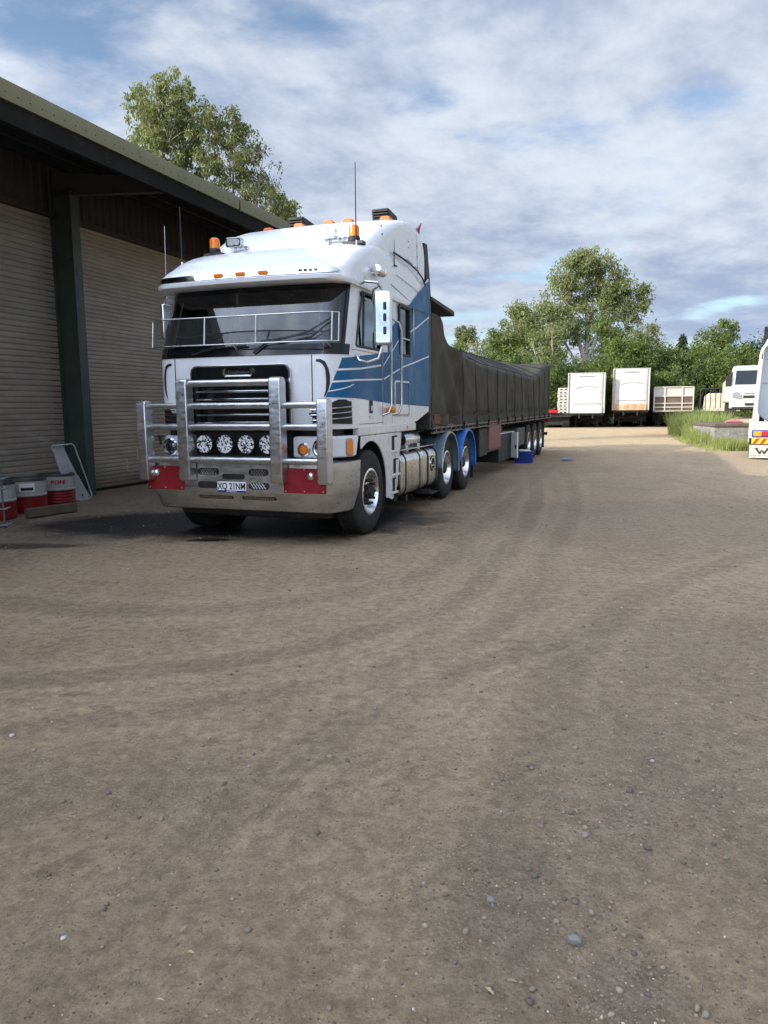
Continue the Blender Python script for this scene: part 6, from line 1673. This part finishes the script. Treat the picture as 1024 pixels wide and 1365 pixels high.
    lobs = [(0, 0, p.z-1.0, 1.0, 1, .9, 1), (.5, 0, p.z-2.0, .8, .8, .8, .6), (-.5, 0, p.z-2.6, .7, .7, .7, .5)]
    gum_tree('eucalyptus_tree', 'slender airy eucalyptus standing alone over the tarpaulin near the power pole', (p.x, 80, 0), lobs, None, [[(0, 0, 0, 1), (.1, 0, 5), (0, 0, p.z-.8)], [(.05, 0, 4, .6), (.5, 0, p.z-2)]], 'leaf_gum_dark', 'bark_pale', 50, 75, .24, 35, trunk_r=.1, rclu=.42, group=G)
    place(735, 415, 62, 7.0, 'leaf_gum', 'yellow green eucalyptus with hanging foliage, in front of the biggest eucalyptus', 36, 14000, size=.26)
    place(812, 425, 63, 6.0, 'leaf_mid', 'mid green tree right in front of the biggest eucalyptus', 37, 10000)
    place(872, 420, 66, 7.0, 'leaf_gum_dark', 'grey green eucalyptus right of the biggest eucalyptus', 38, 11000, size=.3)
    place(845, 440, 60, 5.0, 'leaf_mid', 'leafy tree behind the taller white box trailer', 39, 9000)
    place(955, 425, 66, 6.2, 'leaf_mid', 'tall round crowned tree behind the white rigid truck', 40, 13000, size=.26)
    place(985, 452, 64, 5.5, 'leaf_mid', 'broad green tree left of the right hand truck top', 41, 9000)
    place(1020, 450, 68, 8.0, 'leaf_dark', 'dark green tree at the photo right edge', 42, 8000)
    place(925, 458, 61, 6.0, 'leaf_mid', 'leafy green tree between the barred trailer and the rigid truck', 43, 11000)
    place(895, 462, 63, 5.5, 'leaf_dark', 'dark tree behind the barred trailer', 44, 9000)
    # conifer
    p = at_depth(911, 446, 95)
    rng = np.random.default_rng(5); T = thing('conifer_tree', 'small dark pointed conifer in the distance between the green trees', 'tree', (p.x, 95, 0), 0, G)
    C = []; 
    for k in range(90):
        t = rng.random(); r = 1.9*(1-t)*rng.random()**.5; a = rng.random()*6.28; C.append((r*math.cos(a), r*math.sin(a), p.z-5*(1-t)-.2))
    C = np.array(C); V, F, tone = leaf_cards(rng, C, np.full(90, .4), np.full(90, 55), .3, .2); fastmesh('crown', V, F, 'leaf_pine', T, tone=tone)
    m = MB(); m.tube([(0, 0, 0), (0, 0, p.z-.3)], [.2, .04], 8); obj('trunk', m, 'bark_dark', T)
    # continuous row of shrubs in front of the trees: individuals
    labs = {0: 'shrub behind the end of the tarpaulin', 1: 'shrub behind the perforated block stack', 2: 'shrub behind the plain white box trailer', 3: 'shrub in the gap between the two box trailers', 4: 'shrub behind the taller box trailer', 5: 'shrub in the gap left of the barred trailer', 6: 'shrub behind the barred trailer', 7: 'shrub just right of the barred trailer', 8: 'shrub behind the cream rail trailer', 9: 'shrub behind the rigid truck cab', 10: 'shrub hidden mostly by the right hand truck', 11: 'shrub behind the tarpaulin middle', 12: 'shrub low behind the tarpaulin, furthest left'}
    for i, px in enumerate((728, 750, 775, 808, 838, 868, 895, 925, 950, 980, 1015, 690, 650)):
        place(px, (492, 480, 476, 470, 478, 470, 482, 478, 474, 470, 480, 470, 462)[i]+0, 57.0+(i % 3)*1.2, 4.6, 'leaf_dark' if i % 3 else 'leaf_mid', 'dense green '+labs[i], 60+i, 7500, low=-.12, size=.22, cat='shrub')
def build_grass():
    rng = np.random.default_rng(9)
    V = []; F = []; tone = []; n0 = 0
    def blades(poly, n, h0, h1, wd):
        nonlocal n0
        xs = [p[0] for p in poly]; ys = [p[1] for p in poly]
        k = 0
        def inside(x, y):
            c = False; j = len(poly)-1
            for i in range(len(poly)):
                if (poly[i][1] > y) != (poly[j][1] > y) and x < (poly[j][0]-poly[i][0])*(y-poly[i][1])/(poly[j][1]-poly[i][1])+poly[i][0]: c = not c
                j = i
            return c
        while k < n:
            x = rng.uniform(min(xs), max(xs)); y = rng.uniform(min(ys), max(ys))
            if not inside(x, y): continue
            from mathutils import noise as mn
            dn = mn.noise(Vector((x*.8, y*.8, 1)))*.5+.6
            if rng.random() > dn: continue
            h = rng.uniform(h0, h1)*(.55+.6*dn); a = rng.random()*6.28; lean = rng.uniform(.15, .6)*h; w = wd*rng.uniform(.6, 1.2)
            zb = 0.0
            pts = []
            px, py = math.cos(a), math.sin(a)
            for t, ww in ((0, 1), (.45, .8), (.8, .5), (1, .06)):
                cx = x+px*lean*t*t; cy = y+py*lean*t*t; cz = zb+h*(t-.22*t*t*lean/h)
                pts.append((cx-py*w*ww, cy+px*w*ww, cz)); pts.append((cx+py*w*ww, cy-px*w*ww, cz))
            V.extend(pts)
            for s in range(3): F.append((n0+2*s, n0+2*s+1, n0+2*s+3, n0+2*s+2))
            tone.extend([rng.random()]*8); n0 += 8; k += 1
    blades([(14.3, 36.5), (14.9, 39.5), (16.9, 39.5), (16.2, 36), (14.7, 31.5), (13.9, 32.3)], 4200, .7, 1.5, .016)
    blades([(12.0, 28.8), (12.9, 32), (14.4, 36.5), (15.2, 34), (13.4, 31.2), (12.3, 28.3)], 3800, .3, .8, .013)
    blades([(11.5, 25.2), (12.2, 28.4), (14.6, 28.2), (13.3, 24.9)], 4800, .12, .45, .011)
    blades([(10.9, 25.3), (11.6, 28.4), (12.8, 33), (14.4, 37.8), (14.9, 36.5), (13.2, 31.0), (12.4, 28), (11.6, 25)], 1200, .06, .22, .010)
    o = fastmesh('tall_grass', np.array(V), np.array(F), 'grass_blade', tone=np.array(tone)); tag(o, 'tall bright green grass and weeds growing round the concrete block', 'grass', kind='stuff')

# ------------------------------------------------------------------ sky and sun
SUN_EL = rad(22.3); SUN_TRAVEL = rad(45+19.4)      # horizontal travel direction of the light, from +y towards +x
def build_sky():
    w = bpy.data.worlds.new('World'); scene.world = w; w.use_nodes = True; nt = w.node_tree; nt.nodes.clear()
    out = nn(nt, 'ShaderNodeOutputWorld'); bg = nn(nt, 'ShaderNodeBackground'); bg.inputs[1].default_value = .12
    sky = nn(nt, 'ShaderNodeTexSky'); sky.sky_type = 'NISHITA'; sky.sun_disc = False; sky.sun_elevation = SUN_EL
    # light comes from direction opposite to travel
    az = SUN_TRAVEL+math.pi
    sky.sun_rotation = az % (2*math.pi); sky.air_density = 1.0; sky.dust_density = .6; sky.ozone_density = 2.0
    tc = nn(nt, 'ShaderNodeTexCoord'); sp = nn(nt, 'ShaderNodeSeparateXYZ'); nt.links.new(tc.outputs['Generated'], sp.inputs[0])
    zz = mth(nt, 'MAXIMUM', mth(nt, 'ADD', sp.outputs[2], .16), .05)
    cb = nn(nt, 'ShaderNodeCombineXYZ'); nt.links.new(mth(nt, 'DIVIDE', sp.outputs[0], zz), cb.inputs[0]); nt.links.new(mth(nt, 'DIVIDE', sp.outputs[1], zz), cb.inputs[1])
    mp = nn(nt, 'ShaderNodeMapping'); mp.inputs['Rotation'].default_value = (0, 0, rad(SKYROT)); mp.inputs['Scale'].default_value = (1.0, 1.25, 1); mp.inputs['Location'].default_value = (*SKYOFF, 0)
    nt.links.new(cb.outputs[0], mp.inputs[0]); V = mp.outputs[0]
    n1 = noise(nt, V, .95, 3, .5, .3); n2 = noise(nt, V, 3.8, 9, .62, .12); n3 = noise(nt, V, 12, 7, .62, .1)
    cov = mth(nt, 'ADD', mth(nt, 'MULTIPLY', n1, .76), mth(nt, 'ADD', mth(nt, 'MULTIPLY', n2, .24), mth(nt, 'MULTIPLY', n3, .08)))
    mask = ramp(nt, cov, .41, .535, .08, 1)
    # brightness of the cloud sheet
    v2 = nn(nt, 'ShaderNodeMapping'); v2.inputs['Location'].default_value = (3.1, 7.7, 2); v2.inputs['Scale'].default_value = (1, .7, 1); nt.links.new(V, v2.inputs[0])
    n4 = noise(nt, v2.outputs[0], 1.1, 5, .55, .4); n5 = noise(nt, v2.outputs[0], 5.0, 9, .64, .12)
    br = mth(nt, 'ADD', mth(nt, 'MULTIPLY', n4, .62), mth(nt, 'MULTIPLY', n5, .38))
    cl = mixc(nt, ramp(nt, br, .36, .64), (1.95, 2.45, 3.45), (4.15, 4.5, 5.1))
    dt = nn(nt, 'ShaderNodeVectorMath', operation='DOT_PRODUCT'); nt.links.new(tc.outputs['Generated'], dt.inputs[0])
    dt.inputs[1].default_value = (-math.sin(SUN_TRAVEL)*math.cos(SUN_EL), -math.cos(SUN_TRAVEL)*math.cos(SUN_EL), math.sin(SUN_EL))
    gl = ramp(nt, dt.outputs['Value'], .05, 1.0, 1.0, 5.4)
    cg = nn(nt, 'ShaderNodeCombineColor')
    for i in range(3): nt.links.new(gl, cg.inputs[i])
    cl = mixc(nt, 1.0, cl, cg.outputs[0], 'MULTIPLY')
    dn = mixc(nt, 1.0, sky.outputs[0], (SKYG, SKYG, SKYG), 'MULTIPLY')
    col = mixc(nt, mask, dn, cl)
    hor = ramp(nt, sp.outputs[2], 0.0, .22, .35, 0)
    col = mixc(nt, hor, col, (2.7, 3.5, 4.7))
    nt.links.new(col, bg.inputs[0]); nt.links.new(bg.outputs[0], out.inputs[0])
    ld = bpy.data.lights.new('sun', 'SUN'); ld.energy = 3.7; ld.angle = rad(.5); ld.color = (1.0, .90, .74)
    lo = bpy.data.objects.new('sun', ld); COL.objects.link(lo)
    d = Vector((math.sin(SUN_TRAVEL)*math.cos(SUN_EL), math.cos(SUN_TRAVEL)*math.cos(SUN_EL), -math.sin(SUN_EL)))
    lo.rotation_euler = d.to_track_quat('-Z', 'Y').to_euler()
def build_far_wood():
    # the belt of trees round the yard, seen in the mirrors and the paint
    rng = np.random.default_rng(77); C = []
    for k in range(520):
        a = rad(62)+rng.random()*rad(200); r = rng.uniform(55, 66); h = rng.uniform(.5, 10)*(.7+.3*math.sin(a*9))
        x, y = r*math.sin(a)+6, r*math.cos(a)
        if x < -14: continue
        C.append((x, y, h))
    C = np.array(C); V, F, tone = leaf_cards(rng, C, np.full(len(C), 2.4), np.full(len(C), 90), 1.1, .2)
    o = fastmesh('far_woodland', V, F, 'leaf_dark', tone=tone); tag(o, 'belt of dark green woodland round the open side of the yard', 'woodland', kind='stuff')
SKYROT = 20; SKYOFF = (0, 0); SKYG = 1.0
scene.view_settings.view_transform = 'Standard'; scene.view_settings.look = 'None'; scene.view_settings.gamma = 1; scene.view_settings.exposure = .62
build_sky(); build_ground(); build_shed(); build_clutter(); build_truck(); build_trailer(); build_far(); build_trees(); build_grass(); build_far_wood()
